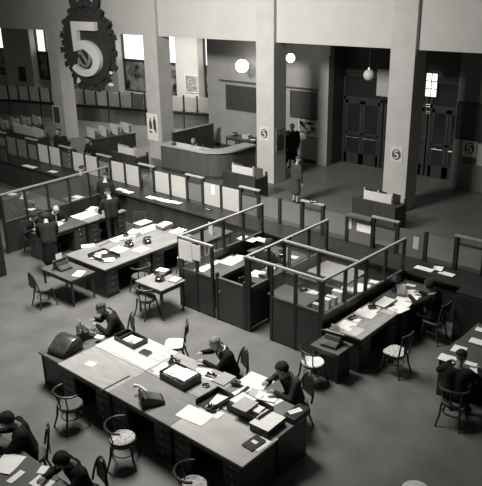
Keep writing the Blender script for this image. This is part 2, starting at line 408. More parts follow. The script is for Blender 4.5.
b.build('crest', M['emblem'], em, smooth=True)
b = MB()
for s in (-1, 1):
    b.cb((s*.35, -.22, -1.72), (.5, .1, .16), 0, 0, s*.25)
    b.cb((s*.85, -.22, -1.52), (.4, .1, .16), 0, 0, -s*.6)
b.ball((0, -.24, -1.7), .2, (1, .6, .8), 10)
b.build('ribbon', M['emblem'], em)
five(em, 'numeral', 1.85, 2.3, -.74, -1.2, -.52, -.32, M['five'], M['five_side'])
# hammer and sickle
b = MB()
arc = [(-.12 + .40*math.cos(math.radians(a)), -.36, -.36 + .42*math.sin(math.radians(a))) for a in range(130, -171, -15)]
b.tube(arc, [.02 + .055*math.sin(PI*min(1, (i+1)/len(arc))) for i in range(len(arc))], 8)
b.tube([arc[-1], (-.56, -.36, -.62), (-.64, -.36, -.82)], .05, 8)
b.cb((-.16, -.37, -.38), (.7, .07, .1), 0, 0, PI/4)
b.cb((-.34, -.37, -.14), (.34, .1, .16), 0, 0, -PI/4)
b.build('hammer_and_sickle', M['emblem_mid'], em)
b = MB()
for k, (dx, dz) in enumerate(((-.05, 0), (.06, .05), (.0, .12))): b.ball((-.72+dx, -.36, -1.5+dz), .08, (1, .6, 1), 8)
b.build('rosette', M['five'], em)
MB().ball((1.62, -.36, -.95), .09, (1.3, .6, .8), 8).build('rosette', M['five'], em); MB().ball((1.55, -.36, -1.45), .12, (1.5, .6, .7), 8).build('rosette', M['five'], em)

# ---------------------------------------------------------------- back counter far left (runs at a slight angle)
A0 = Vector((-38.5, 20.65, 0)); A1 = Vector((-22.0, 25.1, 0)); dv = (A1-A0).normalized(); LN = (A1-A0).length
bc = thing('back_counter', 'long wooden counter with pale glazed screens below the far windows', 'counter', A0, math.atan2(dv.y, dv.x))
MB().box(0, LN, 0, .6, 0, .72).build('counter_front', M['counter_wood'], bc)
MB().box(0, LN, -.06, .66, .72, .86).build('counter_rail', M['black'], bc, .01)
n = 22
for k in range(n+1):
    x = LN*k/n
    MB().box(x-.035, x+.035, .0, .07, .86, 1.68).build('post', M['black'], bc)
    if k < n: MB().box(x+.09, x+LN/n-.09, .02, .05, .88, 1.62).build('screen_pane', M['frosted'] if k != 14 else M['frosted_dim'], bc)
    if k % 3 == 0: MB().box(x-.03, x+.03, -.012, 0, 0, .72).build('pilaster', M['black'], bc)
# items behind it
for (px, py, h, l) in ((3, 76, .35, 'dark potted plant at the far left window edge'), (127, 72, .5, 'dark potted plant right of the emblem'), (174, 78, .6, 'dark leafy plant before the tall window'), (208, 90, .35, 'small dark plant beside the window pier')):
    x, z = planexz(px, py, YW-.12)
    t = thing('potted_plant', l, 'plant', (x, YW-.095, .9))
    MB().lathe([(.06, 0), (.085, .16), (.095, .18), (.08, .18), (.07, .16)], n=12, sy=.9).build('pot', M['brown'], t)
    b = MB(); rr = random.Random(px)
    for k in range(46):
        a = rr.uniform(0, 2*PI); r_ = rr.uniform(.05, .17); zz = .2+rr.uniform(0, h)
        p = Vector((math.cos(a)*r_*1.6, -abs(math.sin(a))*r_*.7, zz)); b.tube([(0, 0, .17+zz*.2), p*.6+Vector((0, 0, zz*.4)), p], [.006, .035, .004], 4, flat=.3)
    b.build('foliage', M['leaf'], t)

# ---------------------------------------------------------------- teller counter
TC0, TC1, TY = -24.4, -3.0, 13.65
tc = thing('teller_counter', 'long dark counter with glazed screens and framed teller windows', 'counter', (0, TY, 0))
MB().box(TC0, TC1, -.72, .12, 0, .88).build('counter_cabinet', M['darkpanel'], tc)
MB().box(TC0, TC1, -.8, .3, .88, .93).build('worktop', M['black'], tc, .008)
cents = [-5.36-2.09*k for k in range(10)]
for i, c in enumerate(cents):
    f = MB()
    for s in (-1, 1): f.box(c+s*.32-.045, c+s*.32+.045, -.04, .05, .93, 1.7)
    f.box(c-.28, c+.28, -.03, .04, 1.53, 1.56)
    wf = f.build('teller_window', M['black'], tc, .005)
    MB().box(c-.365, c+.365, -.05, .05, 1.7, 1.74).build('window_top', M['rail'], wf, .008)
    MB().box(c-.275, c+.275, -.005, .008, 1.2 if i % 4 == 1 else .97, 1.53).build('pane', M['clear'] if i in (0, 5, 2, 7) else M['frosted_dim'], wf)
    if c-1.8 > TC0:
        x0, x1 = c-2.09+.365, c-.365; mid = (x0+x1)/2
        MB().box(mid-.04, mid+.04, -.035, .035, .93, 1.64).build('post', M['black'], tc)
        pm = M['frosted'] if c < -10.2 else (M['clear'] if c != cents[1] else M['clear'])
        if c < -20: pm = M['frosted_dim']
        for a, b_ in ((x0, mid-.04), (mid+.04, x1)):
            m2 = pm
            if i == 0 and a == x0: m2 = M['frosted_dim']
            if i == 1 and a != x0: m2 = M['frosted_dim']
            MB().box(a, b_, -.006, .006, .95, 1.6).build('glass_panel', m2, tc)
MB().box(-8.5, -7.8, -.1, .12, 1.6, 1.65).build('panel_cap', M['brown'], tc)
def hung(label, px, py, w, h, Y=TY-.012, m='paper', name='notice_card'):
    x, z = planexz(px, py, Y); return tag(MB().box(-w/2, w/2, -.003, .003, -h/2, h/2).build(name, M[m], None, loc=(x, Y, z)), label, 'notice')
hung('small pale card on the panel left of the rightmost tall teller window', 364, 228.5, .4, .2)
hung('pale paper fixed upright to the glass near the cubicle corner', 349, 223, .16, .3, m='paper_grey')
hung('pale paper behind the glass of the second bay left of the middle pillar', 213, 190, .12, .28, m='paper')
hung('small pale card on dark counter glass at the right', 416, 243, .14, .3, m='paper_grey')

# ---------------------------------------------------------------- writing stands in front of the pillars
def stand(label, x0, x1, y0, y1, h, nd, wh, white='white', group='public writing stands'):
    t = thing('writing_stand', label, 'writing stand', ((x0+x1)/2, (y0+y1)/2, 0)); w, d = x1-x0, y1-y0
    MB().box(-w/2, w/2, -d/2, -d/2+.05, .05, h).box(-w/2, -w/2+.05, -d/2+.05, d/2, .05, h-.1).box(w/2-.05, w/2, -d/2+.05, d/2, .05, h-.1).build('back_panel', M['dark'], t, .006)
    MB().box(-w/2+.05, w/2-.05, -d/2+.05, d/2, h-.16, h-.12).build('writing_shelf', M['brown'], t)
    s = MB(); u0, u1 = -w*.30, w*.34
    s.box(u0, u1, -d/2+.16, -d/2+.19, h-.12, h+wh*.75)
    s.build('screen', M[white], t)
    for k in range(nd):
        x = u0 + (u1-u0)*k/(nd-1)
        b = MB(); b.prism([(-d/2+.192, h-.12), (d/2, h-.12), (d/2, h+wh*.35), (-d/2+.192, h+wh)], x-.015, x+.015, 'x'); b.build('divider', M[white], t)
    for sx in (-1, 1): MB().cb((sx*(w/2-.04), d/2-.04, .45), (.06, .06, .9)).build('leg', M['dark'], t)
    return t
stand('dark writing stand with white screen before the broad right pillar', -10.5, -9.05, 17.1, 17.8, .86, 3, .3)
stand('dark writing stand with white screen before the middle pillar', -15.7, -14.25, 17.0, 17.7, .86, 2, .3)
stand('dark writing stand with white screen before the pillar with the poster', -21.2, -19.75, 16.5, 17.2, .86, 2, .3)
stand('dim writing stand with grey screen before the pillar left of the emblem', -28.3, -25.9, 16.2, 16.9, .86, 3, .4, 'paper_grey')
# long carrel tables with pale dividers
def carrel(label, pts, zt, w=.5, h=.42, m='white'):
    (ax, ay), (bx, by) = pts; L = math.hypot(bx-ax, by-ay)
    t = thing('carrel_table', label, 'table', (ax, ay, 0), math.atan2(by-ay, bx-ax))
    MB().box(0, L, -.35, .35, .0, zt-.05).build('cabinet', M['dark'], t)
    MB().box(-.04, L+.04, -.4, .4, zt-.05, zt).build('table_top', M['brown'], t, .008)
    n = 4
    for k in range(n):
        x = .08 + (L-.4)*k/(n-1)
        MB().box(x, x+.025, -.34, .34, zt, zt+h).box(x+.025, x+.3, -.02, .0, zt, zt+h*.8).build('divider', M[m], t)
    return t
carrel('dark carrel table with four stepped pale dividers beside the emblem', ((-23.9, 17.55), (-23.5, 19.55)), .85)
carrel('dark carrel table with pale dividers left of the framed notice', ((-29.0, 16.4), (-28.4, 18.2)), .85, m='paper_grey')
t = thing('low_partition', 'dark low wooden partition running from poster pillar to the window wall', 'partition', (-20.6, 20.5, 0))
MB().box(-.05, .05, -1.2, 1.25, .0, 1.15).build('panel', M['darkpanel'], t)
MB().box(-.08, .08, -1.2, 1.25, 1.15, 1.2).build('cap_rail', M['brown'], t)

# information desk with rounded corner
t = thing('information_desk', 'rounded wooden information desk between poster pillar and middle pillar', 'desk', (-18.3, 18.6, 0))
def bend(off):
    pts = [(-1.65, -.62+off), (.5, -.62+off)]
    cx, cy, r_ = .5, .38, 1.0-off
    for k in range(1, 10):
        a = -PI/2 + k*PI/2/9; pts.append((cx + r_*math.cos(a), cy + r_*math.sin(a)))
    pts.append((cx+r_, 1.5)); return pts
out, inn = bend(0), bend(.55)
MB().prism(bend(.04)+bend(.5)[::-1], 0, 1.0, 'z').build('desk_front', M['info'], t)
MB().prism(bend(-.04)+bend(.58)[::-1], 1.0, 1.06, 'z').build('desk_top', M['desk_light'], t)
MB().prism(bend(.02)+bend(.04)[::-1], 0.0, .12, 'z').build('plinth', M['dark'], t)

# ================================================================ glazed office partitions
def partition(label, a, b, n, hp, zt=1.7, glass_=True, rail=True, skip=(), lowrail=None, panels=True):
    L = math.hypot(b[0]-a[0], b[1]-a[1])
    t = thing('glazed_partition', label, 'partition', (a[0], a[1], 0), math.atan2(b[1]-a[1], b[0]-a[0]))
    for k in range(n+1):
        x = L*k/n
        MB().box(x-.03, x+.03, -.03, .03, 0, zt-.02).build('post', M['black'], t)
        if k < n and panels and k not in skip:
            MB().box(x+.03, x+L/n-.03, -.018, .018, .03, hp).build('lower_panel', M['darkpanel'], t)
            MB().box(x+.03, x+L/n-.03, -.028, .028, hp, hp+.03).build('panel_cap', M['brown'], t)
            if glass_: MB().box(x+.03, x+L/n-.03, -.003, .003, hp+.03, zt-.03).build('glass', M['clear'], t)
    if rail: MB().box(-.035, L+.035, -.03, .03, zt-.02, zt+.025).build('top_rail', M['rail'], t, .006)
    return t
partition('glazed partition with pale top rail forming the left side of the cubicles', (-10.5, 9.87), (-10.5, 12.8), 4, .95)
partition('glazed partition with pale top rail between the two cubicles', (-8.52, 9.87), (-8.52, 12.8), 4, .95)
partition('glazed partition with pale top rail beside the long desk at right', (-6.62, 9.87), (-6.5, 12.8), 4, .95)
partition('cross partition with pale rail inside the right cubicle', (-8.48, 11.1), (-6.64, 11.08), 2, .95)
partition('low fronted partition with short rail at the left cubicle corner', (-10.43, 9.87), (-9.5, 9.87), 2, .95)
t = partition('dark front partition with pale rail of the right cubicle', (-8.45, 9.87), (-6.66, 9.87), 3, 1.0, skip=(0,))
# front doors of the left cubicle
def cdoor(label, x0, x1, h, y=9.87):
    t = thing('cubicle_door', label, 'door', (x0, y, 0))
    w_ = x1-x0
    MB().box(.035, w_-.035, -.025, .025, .04, h).build('door_panel', M['darkpanel'], t, .004)
    MB().box(-.03, .03, -.035, .035, 0, h+.12).build('post', M['black'], t)
    MB().box(w_-.03, w_+.03, -.035, .035, 0, h+.12).build('post', M['black'], t)
    MB().box(.03, w_-.03, -.03, .03, h, h+.03).build('cap_rail', M['brown'], t)
    MB().ball((.1, -.05, h*.72), .022, n=10).build('door_knob', M['metal'], t)
    return t
cdoor('dark wooden cubicle door with bright knob', -9.36, -8.58, 1.0)
# left glazed screen
partition('long glazed screen with pale rail between counter clerks and left desks', (-16.62, 9.1), (-16.72, 12.82), 5, .9)
# sheets hung on the cubicle corner
def wsheet(label, X, Y, z, w_, h_, rz, m='paper'):
    return tag(MB().box(-w_/2, w_/2, -.003, .003, -h_/2, h_/2).build('hung_sheet', M[m], None, loc=(X, Y, z), rz=rz), label, 'sheet', None)
wsheet('large white sheet hanging at the left cubicle corner', -10.28, 9.836, 1.42, .42, .46, 0)
wsheet('smaller white sheet hanging beside the large one at the cubicle corner', -9.95, 9.836, 1.45, .26, .36, 0)

# ================================================================ furniture builders
def facing(d): return math.atan2(-d[0], d[1])
def desk(label, cx, cy, rz, w_=1.46, d=.8, h=.76, top='desk', sides=(1, 1), group=None, name='office_desk', body='dark'):
    """sits with its kneehole towards local -y"""
    t = thing(name, label, 'desk', (cx, cy, 0), rz, group)
    MB().box(-w_/2, w_/2, -d/2, d/2, h-.035, h).build('desk_top', M[top], t, .005)
    MB().box(-w_/2+.03, w_/2-.03, d/2-.05, d/2-.03, .12, h-.035).build('back_panel', M[body], t)
    for s, on in ((-1, sides[0]), (1, sides[1])):
        if on:
            c = s*(w_/2-.22)
            MB().box(c-.19, c+.19, -d/2+.05, d/2-.05, 0, h-.035).build('pedestal', M[body], t, .004)
            for k in range(4):
                z0 = .1 + k*.155
                dr = MB().box(c-.175, c+.175, -d/2+.03, -d/2+.05, z0, z0+.14).build('drawer', M[body], t, .003)
                MB().ball((c, -d/2+.02, z0+.07), .014, n=8).build('knob', M['metal'], dr)
        else:
            for y in (-d/2+.05, d/2-.07): MB().box(s*(w_/2-.05)-.025, s*(w_/2-.05)+.025, y-.025, y+.025, 0, h-.035).build('leg', M[body], t)
    MB().box(-w_/2+.4, w_/2-.4, -d/2+.03, -d/2+.05, h-.13, h-.04).build('drawer', M[body], t, .003)
    return t
def table(label, cx, cy, rz, w_, d, h, top='desk', name='side_table', group=None):
    t = thing(name, label, 'table', (cx, cy, 0), rz, group)
    MB().box(-w_/2, w_/2, -d/2, d/2, h-.035, h).build('table_top', M[top], t, .005)
    MB().box(-w_/2+.04, w_/2-.04, -d/2+.04, d/2-.04, h-.13, h-.035).build('apron', M['dark'], t)
    for sx in (-1, 1):
        for sy in (-1, 1):
            MB().tube([(sx*(w_/2-.06), sy*(d/2-.06), h-.035), (sx*(w_/2-.055), sy*(d/2-.055), 0)], [.034, .024], 6).build('leg', M['dark'], t)
    return t
def chair(label, x, y, dir_, style='slab', seat='seat', wood='dark', group=None, cushion=None):
    t = thing('office_chair', label, 'chair', (x, y, 0), facing(dir_), group)   # sitter faces local +y
    sm = M[seat]
    if style == 'slab':
        MB().prism([((.205+.02*math.sin(q))*math.copysign(abs(math.cos(q))**.6, math.cos(q)), .2*math.copysign(abs(math.sin(q))**.6, math.sin(q))) for q in [k*PI/14 for k in range(28)]], .425, .46).build('seat', sm, t, .012)
    else:
        MB().lathe([(.18, .425), (.205, .432), (.21, .445), (.20, .46), (.1, .463)], n=24).build('seat', sm, t, smooth=True)
    MB().lathe([(.19, .385), (.195, .424)], n=20).build('seat_ring', M[wood], t)
    if cushion: MB().ball((0, 0, .48), .19, (1.05, 1.05, .16), 20).build('cushion', M[cushion], t, smooth=True)
    for sx in (-1, 1):
        MB().tube([(sx*.15, .14, .43), (sx*.17, .17, .2), (sx*.205, .21, 0)], [.02, .018, .016], 8).build('leg', M[wood], t)
        MB().tube([(sx*.15, -.15, .43), (sx*.165, -.18, .2), (sx*.2, -.24, 0)], [.02, .018, .016], 8).build('leg', M[wood], t)
    MB().tube([(.165*math.cos(k*PI/8), .165*math.sin(k*PI/8), .22) for k in range(17)], .009, 6).build('stretcher', M[wood], t)
    if style == 'slab':
        for sx in (-1, 1): MB().tube([(sx*.165, -.17, .43), (sx*.17, -.21, .68), (sx*.17, -.245, .9)], [.02, .018, .016], 6).build('back_post', M[wood], t)
        b = MB()
        for k in range(6):
            a0, a1 = -.17+k*.34/6, -.17+(k+1)*.34/6
            b.box(a0, a1, -.245-.03*(1-(k-2.5)**2/6.5), -.22-.03*(1-(k-2.5)**2/6.5), .72, .9)
        b.build('backrest', M[wood], t)
        MB().box(-.05, .05, -.215, -.2, .46, .74).build('splat', M[wood], t)
    elif style == 'bow':
        arc = [(.24*math.sin(a), -.02-.23*math.cos(a), .74-.03*abs(math.sin(a))) for a in [math.radians(q) for q in range(-100, 101, 20)]]
        MB().tube(arc, [.016]+[.02]*(len(arc)-2)+[.016], 8).build('backrest', M[wood], t)
        for a in (-50, 50, 0):
            q = math.radians(a); MB().tube([(.17*math.sin(q), -.02-.15*math.cos(q), .44), (.225*math.sin(q), -.02-.22*math.cos(q), .735)], .013, 6).build('back_post', M[wood], t)
    else:
        arc = [(.2*math.cos(a), -.19-.09*math.sin(a), .45+.45*math.sin(a)) for a in [math.radians(q) for q in range(0, 181, 15)]]
        MB().tube(arc, .018, 8).build('back_frame', M[wood], t)
        MB().prism([(.17*math.cos(a), .52+.36*math.sin(a)) for a in [math.radians(q) for q in range(0, 181, 15)]], -.262, -.245, 'y').build('backrest', M[wood], t)
    return t

# ---- small office things
def paper(label, x, y, z, w_=.21, d=.3, rz=0, m='paper', curl=.004, group=None, thick=.0015, name='paper_sheet'):
    b = MB(); n = 4; rr = random.Random(int(abs(x*977+y*331)*10)); V = {}
    for i in range(n+1):
        for j in range(n+1):
            zz = curl*rr.random() + (curl*2*((i/n-.5)**2+(j/n-.5)**2))
            for k in (0, 1): V[i, j, k] = b.bm.verts.new((w_*(i/n-.5), d*(j/n-.5), zz + thick*k))
    for i in range(n):
        for j in range(n):
            b._f([V[i, j, 1], V[i+1, j, 1], V[i+1, j+1, 1], V[i, j+1, 1]]); b._f([V[i, j, 0], V[i, j+1, 0], V[i+1, j+1, 0], V[i+1, j, 0]])
    for i in range(n):
        b._f([V[i, 0, 0], V[i+1, 0, 0], V[i+1, 0, 1], V[i, 0, 1]]); b._f([V[i, n, 0], V[i, n, 1], V[i+1, n, 1], V[i+1, n, 0]])
        b._f([V[0, i, 0], V[0, i, 1], V[0, i+1, 1], V[0, i+1, 0]]); b._f([V[n, i, 0], V[n, i+1, 0], V[n, i+1, 1], V[n, i, 1]])
    return tag(b.build(name, M[m], None, loc=(x, y, z), rz=rz), label, 'paper', group)
def P_(label, px, py, z, w_, d, rz=0, m='paper', **k):
    x, y = W(px, py, z); return paper(label, x, y, z+.001, w_, d, rz, m, **k)
def pile(label, x, y, z, w_, d, h, rz=0, m='paper', n=6, group=None):
    rr = random.Random(int(abs(x*577+y*131)*10)); b = MB()
    for k in range(n):
        b.cb((rr.uniform(-.008, .008), rr.uniform(-.008, .008), h*(k+.5)/n), (w_, d, h/n*.92), rr.uniform(-.06, .06))
    return tag(b.build('paper_stack', M[m], None, loc=(x, y, z), rz=rz), label, 'paper stack', group)
def tray(label, x, y, z, w_, d, h=.09, rz=0, m='dark', div=None, front=True):
    t = thing('letter_tray', label, 'tray', (x, y, z), rz)
    MB().box(-w_/2, w_/2, -d/2, d/2, 0, .012).build('tray_floor', M[m], t)
    for a in ((-w_/2, w_/2, d/2-.014, d/2), (-w_/2, -w_/2+.014, -d/2, d/2), (w_/2-.014, w_/2, -d/2, d/2)): MB().box(*a, .012, h).build('side', M[m], t)
    if front: MB().box(-w_/2, w_/2, -d/2, -d/2+.014, .012, h*.8).build('side', M[m], t)
    if div: MB().box(div-.006, div+.006, -d/2, d/2, .012, h).build('divider', M[m], t)
    return t
def book(label, x, y, z, w_=.2, d=.28, h=.03, rz=0, m='black', lab=True):
    t = thing('notebook', label, 'book', (x, y, z), rz)
    MB().box(-w_/2, w_/2, -d/2, d/2, h*.86, h).box(-w_/2, w_/2, -d/2, d/2, 0, h*.14).box(-w_/2, -w_/2+.008, -d/2, d/2, h*.14, h*.86).build('cover', M[m], t)
    MB().box(-w_/2+.008, w_/2-.006, -d/2+.006, d/2-.006, h*.14, h*.86).build('pages', M['paper'], t)
    if lab: MB().box(-.05, .05, -.02, .045, h, h+.002).build('title_label', M['paper'], t)
    return t
def phone(label, x, y, z, rz=0):
    t = thing('telephone', label, 'telephone', (x, y, z), rz)
    MB().prism([(-.1, 0), (.1, 0), (.085, .05), (.04, .1), (-.06, .1), (-.09, .05)], -.09, .09, 'x').build('body', M['bakelite'], t, .008)
    dl = MB(); T = Matrix.Translation((0, -.085, .055)) @ Matrix.Rotation(-.9, 4, 'X')
    pts = [T @ Vector((.05*math.cos(k*PI/10), .05*math.sin(k*PI/10), 0)) for k in range(20)]; dl.tube([T @ Vector((0, 0, -.005)), T @ Vector((0, 0, .01))], .05, 20).build('dial', M['metal'], t)
    for s in (-1, 1): MB().box(s*.05-.008, s*.05+.008, -.03, .05, .1, .13).build('cradle', M['bakelite'], t)
    MB().tube([(-.11, .01, .13), (-.08, .01, .155), (.08, .01, .155), (.11, .01, .13)], [.028, .018, .018, .028], 10).build('handset', M['bakelite'], t, smooth=True)
    return t
def typewriter(label, x, y, z, rz=0):
    t = thing('typewriter', label, 'typewriter', (x, y, z), rz)       # typist sits at local -y
    t.scale = (.85, .85, .85)
    MB().prism([(-.2, 0), (.2, 0), (.2, .2), (.02, .2), (-.05, .1), (-.2, .05)], -.19, .19, 'x').build('body', M['enamel'], t, .01)
    kb = MB()
    for r in range(4):
        for k in range(10):
            kb.cb((-.15+k*.033+r*.006, -.19+r*.036, .075+r*.014), (.02, .02, .02))
    kb.build('keyboard', M['keys'], t)
    MB().tube([(-.24, .1, .235), (.24, .1, .235)], .032, 14).build('carriage_roller', M['bakelite'], t)
    for s in (-1, 1): MB().tube([(s*.24, .1, .235), (s*.28, .1, .235)], .02, 12).build('roller_knob', M['bakelite'], t)
    MB().box(-.22, .22, .13, .16, .2, .26).build('carriage', M['metal'], t)
    MB().tube([(-.2, .08, .26), (-.29, .02, .27)], .008, 6).build('return_lever', M['metal'], t)
    p = MB().box(-.1, .1, .135, .139, .24, .42).build('typed_sheet', M['paper'], t)
    return t
def small(label, cat, name, x, y, z, kind, rz=0):
    t = thing(name, label, cat, (x, y, z), rz)
    if kind == 'inkstand':
        MB().box(-.1, .1, -.055, .055, 0, .02).build('base', M['bakelite'], t, .004)
        for s in (-1, 1): MB().lathe([(.03, .02), (.032, .05), (.02, .06), (.022, .07)], (s*.05, 0, 0), 12).build('inkwell', M['clock'], t)
        MB().tube([(-.08, -.03, .03), (.08, -.04, .03)], .005, 6).build('pen', M['paper'], t)
    elif kind == 'ashtray':
        MB().lathe([(.05, 0), (.065, .02), (.058, .022), (.045, .008), (.01, .006)], n=20).build('dish', M['bakelite'], t, smooth=True)
        MB().tube([(.03, .0, .018), (.075, .02, .03)], .004, 6).build('cigarette', M['paper'], t)
    elif kind == 'blotter':
        prof = [(.09*math.cos(a), .09-.09*math.sin(a)+.0) for a in [math.radians(q) for q in range(20, 161, 10)]]
        MB().prism(prof + [(-.09, .075), (.09, .075)], -.04, .04, 'y').build('rocker', M['dark'], t)
        MB().lathe([(.012, .074), (.018, .1), (.01, .115)], n=10).build('knob', M['dark'], t)
    elif kind == 'stamps':
        MB().cb((0, 0, .03), (.16, .09, .06)).build('box', M['bakelite'], t, .004)
        for k in range(3): MB().lathe([(.016, .06), (.012, .08), (.02, .11), (.012, .125)], (-.05+k*.05, 0, 0), 10).build('stamp', M['dark'], t)
    elif kind == 'lamp':
        MB().lathe([(.08, 0), (.085, .015), (.015, .025), (.012, .3)], n=16).build('base', M['bakelite'], t)
        MB().lathe([(.03, .42), (.1, .33), (.13, .28), (.125, .28), (.03, .4)], n=18).build('lamp_shade', M['enamel'], t)
    return t
def machine(label, x, y, z, rz=0):
    t = thing('adding_machine', label, 'adding machine', (x, y, z), rz)
    MB().prism([(-.19, 0), (.19, 0), (.19, .17), (.1, .19), (-.12, .09), (-.19, .06)], -.12, .12, 'x').build('body', M['enamel'], t, .012)
    b = MB()
    for r in range(6):
        for c in range(6): b.cb((-.075+c*.03, -.13+r*.035, .085+r*.014), (.018, .018, .018))
    b.build('keyboard', M['keys'], t)
    MB().tube([(-.13, .16, .2), (.13, .16, .2)], .025, 12).build('paper_roller', M['bakelite'], t)
    MB().tube([(.12, .05, .13), (.17, .05, .13), (.22, .1, .17), (.33, .14, .16), (.37, .2, .15)], [.022, .024, .026, .024, .034], 10).build('crank_arm', M['white'], t, smooth=True)
    return t

# ================================================================ people
def ik(a, h, l1, l2, pole):
    d = h - a; L = min(d.length, (l1+l2)*.985); u = d.normalized(); h = a + u*L
    x = (l1*l1 - l2*l2 + L*L)/(2*L); y = math.sqrt(max(0, l1*l1 - x*x))
    p = (pole - u*pole.dot(u)).normalized()
    return a + u*x + p*y, h
def person(label, x, y, dir_, pose='sit', lean=.15, twist=0, hands=None, nod=.3, turn=0, hair='short', hm='hair', suit='suit', legs='trouser', skirt=False, skin='skin', z=0, vox=.02, collar=True, scale=1.0, seat=.46, hat=False):
    t = thing('person', label, 'person', (x, y, z), facing(dir_))
    t.scale = (scale,)*3
    caps = []                                   # (p0, r0, p1, r1, material)
    def cap(p0, r0, p1, r1, m): caps.append((Vector(p0), r0, Vector(p1), r1, m))
    RX = Matrix.Rotation(-lean, 3, 'X'); RZ = Matrix.Rotation(twist, 3, 'Z')
    pel = Vector((0, 0, seat+.09 if pose == 'sit' else .93))
    TR = lambda v: pel + RX @ (RZ @ Vector(v))
    for s in (-1, 1):
        cap(pel+Vector((s*.08, 0, 0)), .12, TR((s*.085, 0, .2)), .116, 0)
        cap(TR((s*.085, 0, .2)), .116, TR((s*.1, .0, .35)), .13, 0)
        cap(TR((s*.09, 0, .36)), .11, TR((s*.175, -.01, .43)), .08, 0)
        if pose == 'sit':
            k = Vector((s*.13, .44, seat+.05)); an = Vector((s*.13, .38, .09)); toe = Vector((s*.15, .55, .035))
        else:
            k = Vector((s*.10, .03, .5)); an = Vector((s*.10+(.0), -.02, .09)); toe = Vector((s*.125, .13, .035))
        cap(pel+Vector((s*.09, 0, -.02)), .088, k, .06, 2); cap(k, .06, an, .042, 2 if not skirt else 1)
        cap(an+Vector((0, -.03, -.045)), .038, toe, .034, 4)
        if skirt:
            if pose == 'sit': cap(pel+Vector((s*.08, .02, -.01)), .1, k+Vector((-s*.04, .0, -.06)), .085, 0)
            else: cap(pel+Vector((s*.06, 0, 0)), .11, Vector((s*.08, 0, .42)), .13, 0)
    cap(TR((0, .0, .42)), .085, TR((0, .0, .2)), .1, 0)
    nb = TR((0, -.012, .47)); ht = TR((0, .02, .56))
    RH = Matrix.Rotation(twist*.5+turn, 3, 'Z') @ Matrix.Rotation(-(lean*.55+nod), 3, 'X')
    hc = ht + RH @ Vector((0, .035, .09))
    HD = lambda v: hc + RH @ Vector(v)
    cap(nb, .058, HD((0, -.02, -.05)), .05, 1)
    cap(HD((0, -.025, .03)), .09, HD((0, .02, .035)), .082, 1)
    cap(HD((0, .02, -.01)), .074, HD((0, .05, -.085)), .04, 1)
    cap(HD((0, .095, .005)), .011, HD((0, .115, -.03)), .016, 1)
    for s in (-1, 1): cap(HD((s*.086, -.005, .01)), .018, HD((s*.086, -.01, -.025)), .013, 1)
    if hands is None:
        hands = [(-.16, .40, .82), (.16, .40, .82)] if pose == 'sit' else [(-.24, .08, .80), (.24, .08, .80)]
    hd = []
    for s, h in zip((-1, 1), hands):
        sh = TR((s*.205, -.01, .42)); pole = Vector((s*.8, -.6, -.7))
        el, hh = ik(sh, Vector(h), .30, .27, pole)
        cap(sh, .074, el, .058, 0); cap(el, .058, hh, .042, 0)
        u = (hh-el).normalized(); u2 = (u + Vector((0, .2, -.15 if pose == 'sit' else 0))).normalized()
        side = u2.cross(Vector((0, 0, 1)) if abs(u2.z) < .8 else Vector((0, 1, 0))).normalized()
        pm = hh + u2*.085
        for q in (-.018, .018): cap(hh + u2*.01 + side*q*.8, .02, pm + side*q, .019, 1)
        hd.append((s, hh, pm, u2, side))
    # union of all the volumes into one continuous surface
    b = MB()
    for p0, r0, p1, r1, m in caps:
        b.ball(p0, r0, n=14); b.ball(p1, r1, n=14)
        if (p1-p0).length > 1e-4: b.tube([p0, p1], [r0, r1], 14)
    bmesh.ops.recalc_face_normals(b.bm, faces=b.bm.faces)
    me = bpy.data.meshes.new('tmp'); b.bm.to_mesh(me); b.bm.free()
    o = bpy.data.objects.new('body', me); C.objects.link(o)
    md = o.modifiers.new('r', 'REMESH'); md.mode = 'VOXEL'; md.voxel_size = vox
    sm = o.modifiers.new('s', 'SMOOTH'); sm.factor = .5; sm.iterations = 3
    dg = bpy.context.evaluated_depsgraph_get(); dg.update()
    me2 = bpy.data.meshes.new_from_object(o.evaluated_get(dg)); o.modifiers.clear(); o.data = me2; bpy.data.meshes.remove(me)
    bm = bmesh.new(); bm.from_mesh(me2)
    ce = np.array([f.calc_center_median()[:] for f in bm.faces]); best = np.full(len(ce), 1e9); mi = np.zeros(len(ce), int)
    for p0, r0, p1, r1, m in caps:
        a = np.array(p0); d = np.array(p1)-a; L2 = max(1e-9, d@d); tt = np.clip(((ce-a)@d)/L2, 0, 1)
        ds = np.linalg.norm(ce-(a+tt[:, None]*d), axis=1) - (r0+(r1-r0)*tt)
        w_ = ds < best; best[w_] = ds[w_]; mi[w_] = m
    for f, k in zip(bm.faces, mi): f.material_index = int(k); f.smooth = True
    # fingers rooted in the palm, eyes, mouth
    g = MB(); g.bm.free(); g.bm = bm; g.mi = 1
    for s, hh, pm, u, side in hd:
        up = side.cross(u).normalized()
        if up.z < 0: up = -up
        for q, (off, ln) in enumerate(((-.03, .06), (-.01, .07), (.01, .066), (.03, .052))):
            p0 = pm + side*off*.9 - u*.02; d1 = (u*.9 - up*.25).normalized(); d2 = (u*.5 - up*.75).normalized()
            g.tube([p0, p0+d1*(ln*.5+.02), p0+d1*(ln*.5+.02)+d2*ln*.5], [.0095, .009, .007], 6)
        ts = side*(-s) if side.x*s > 0 else side*1.0
        ts = side if (side.x * -s) > 0 else -side
        p0 = hh + u*.03 + ts*.02; g.tube([p0, p0+ts*.03+u*.03, p0+ts*.035+u*.062-up*.012], [.013, .011, .008], 6)
    g.mi = 5
    for s in (-1, 1): g.ball(HD((s*.033, .083, .018)), .013, (1, .6, .7), 8, RH)
    g.mi = 6
    g.ball(HD((0, .088, -.062)), .02, (1, .4, .3), 8, RH)
    bm.to_mesh(me2); bm.free()
    for k in (suit, skin, legs, 'shirt', 'shoe', 'eye', 'lip'): me2.materials.append(M[k])
    o.parent = t
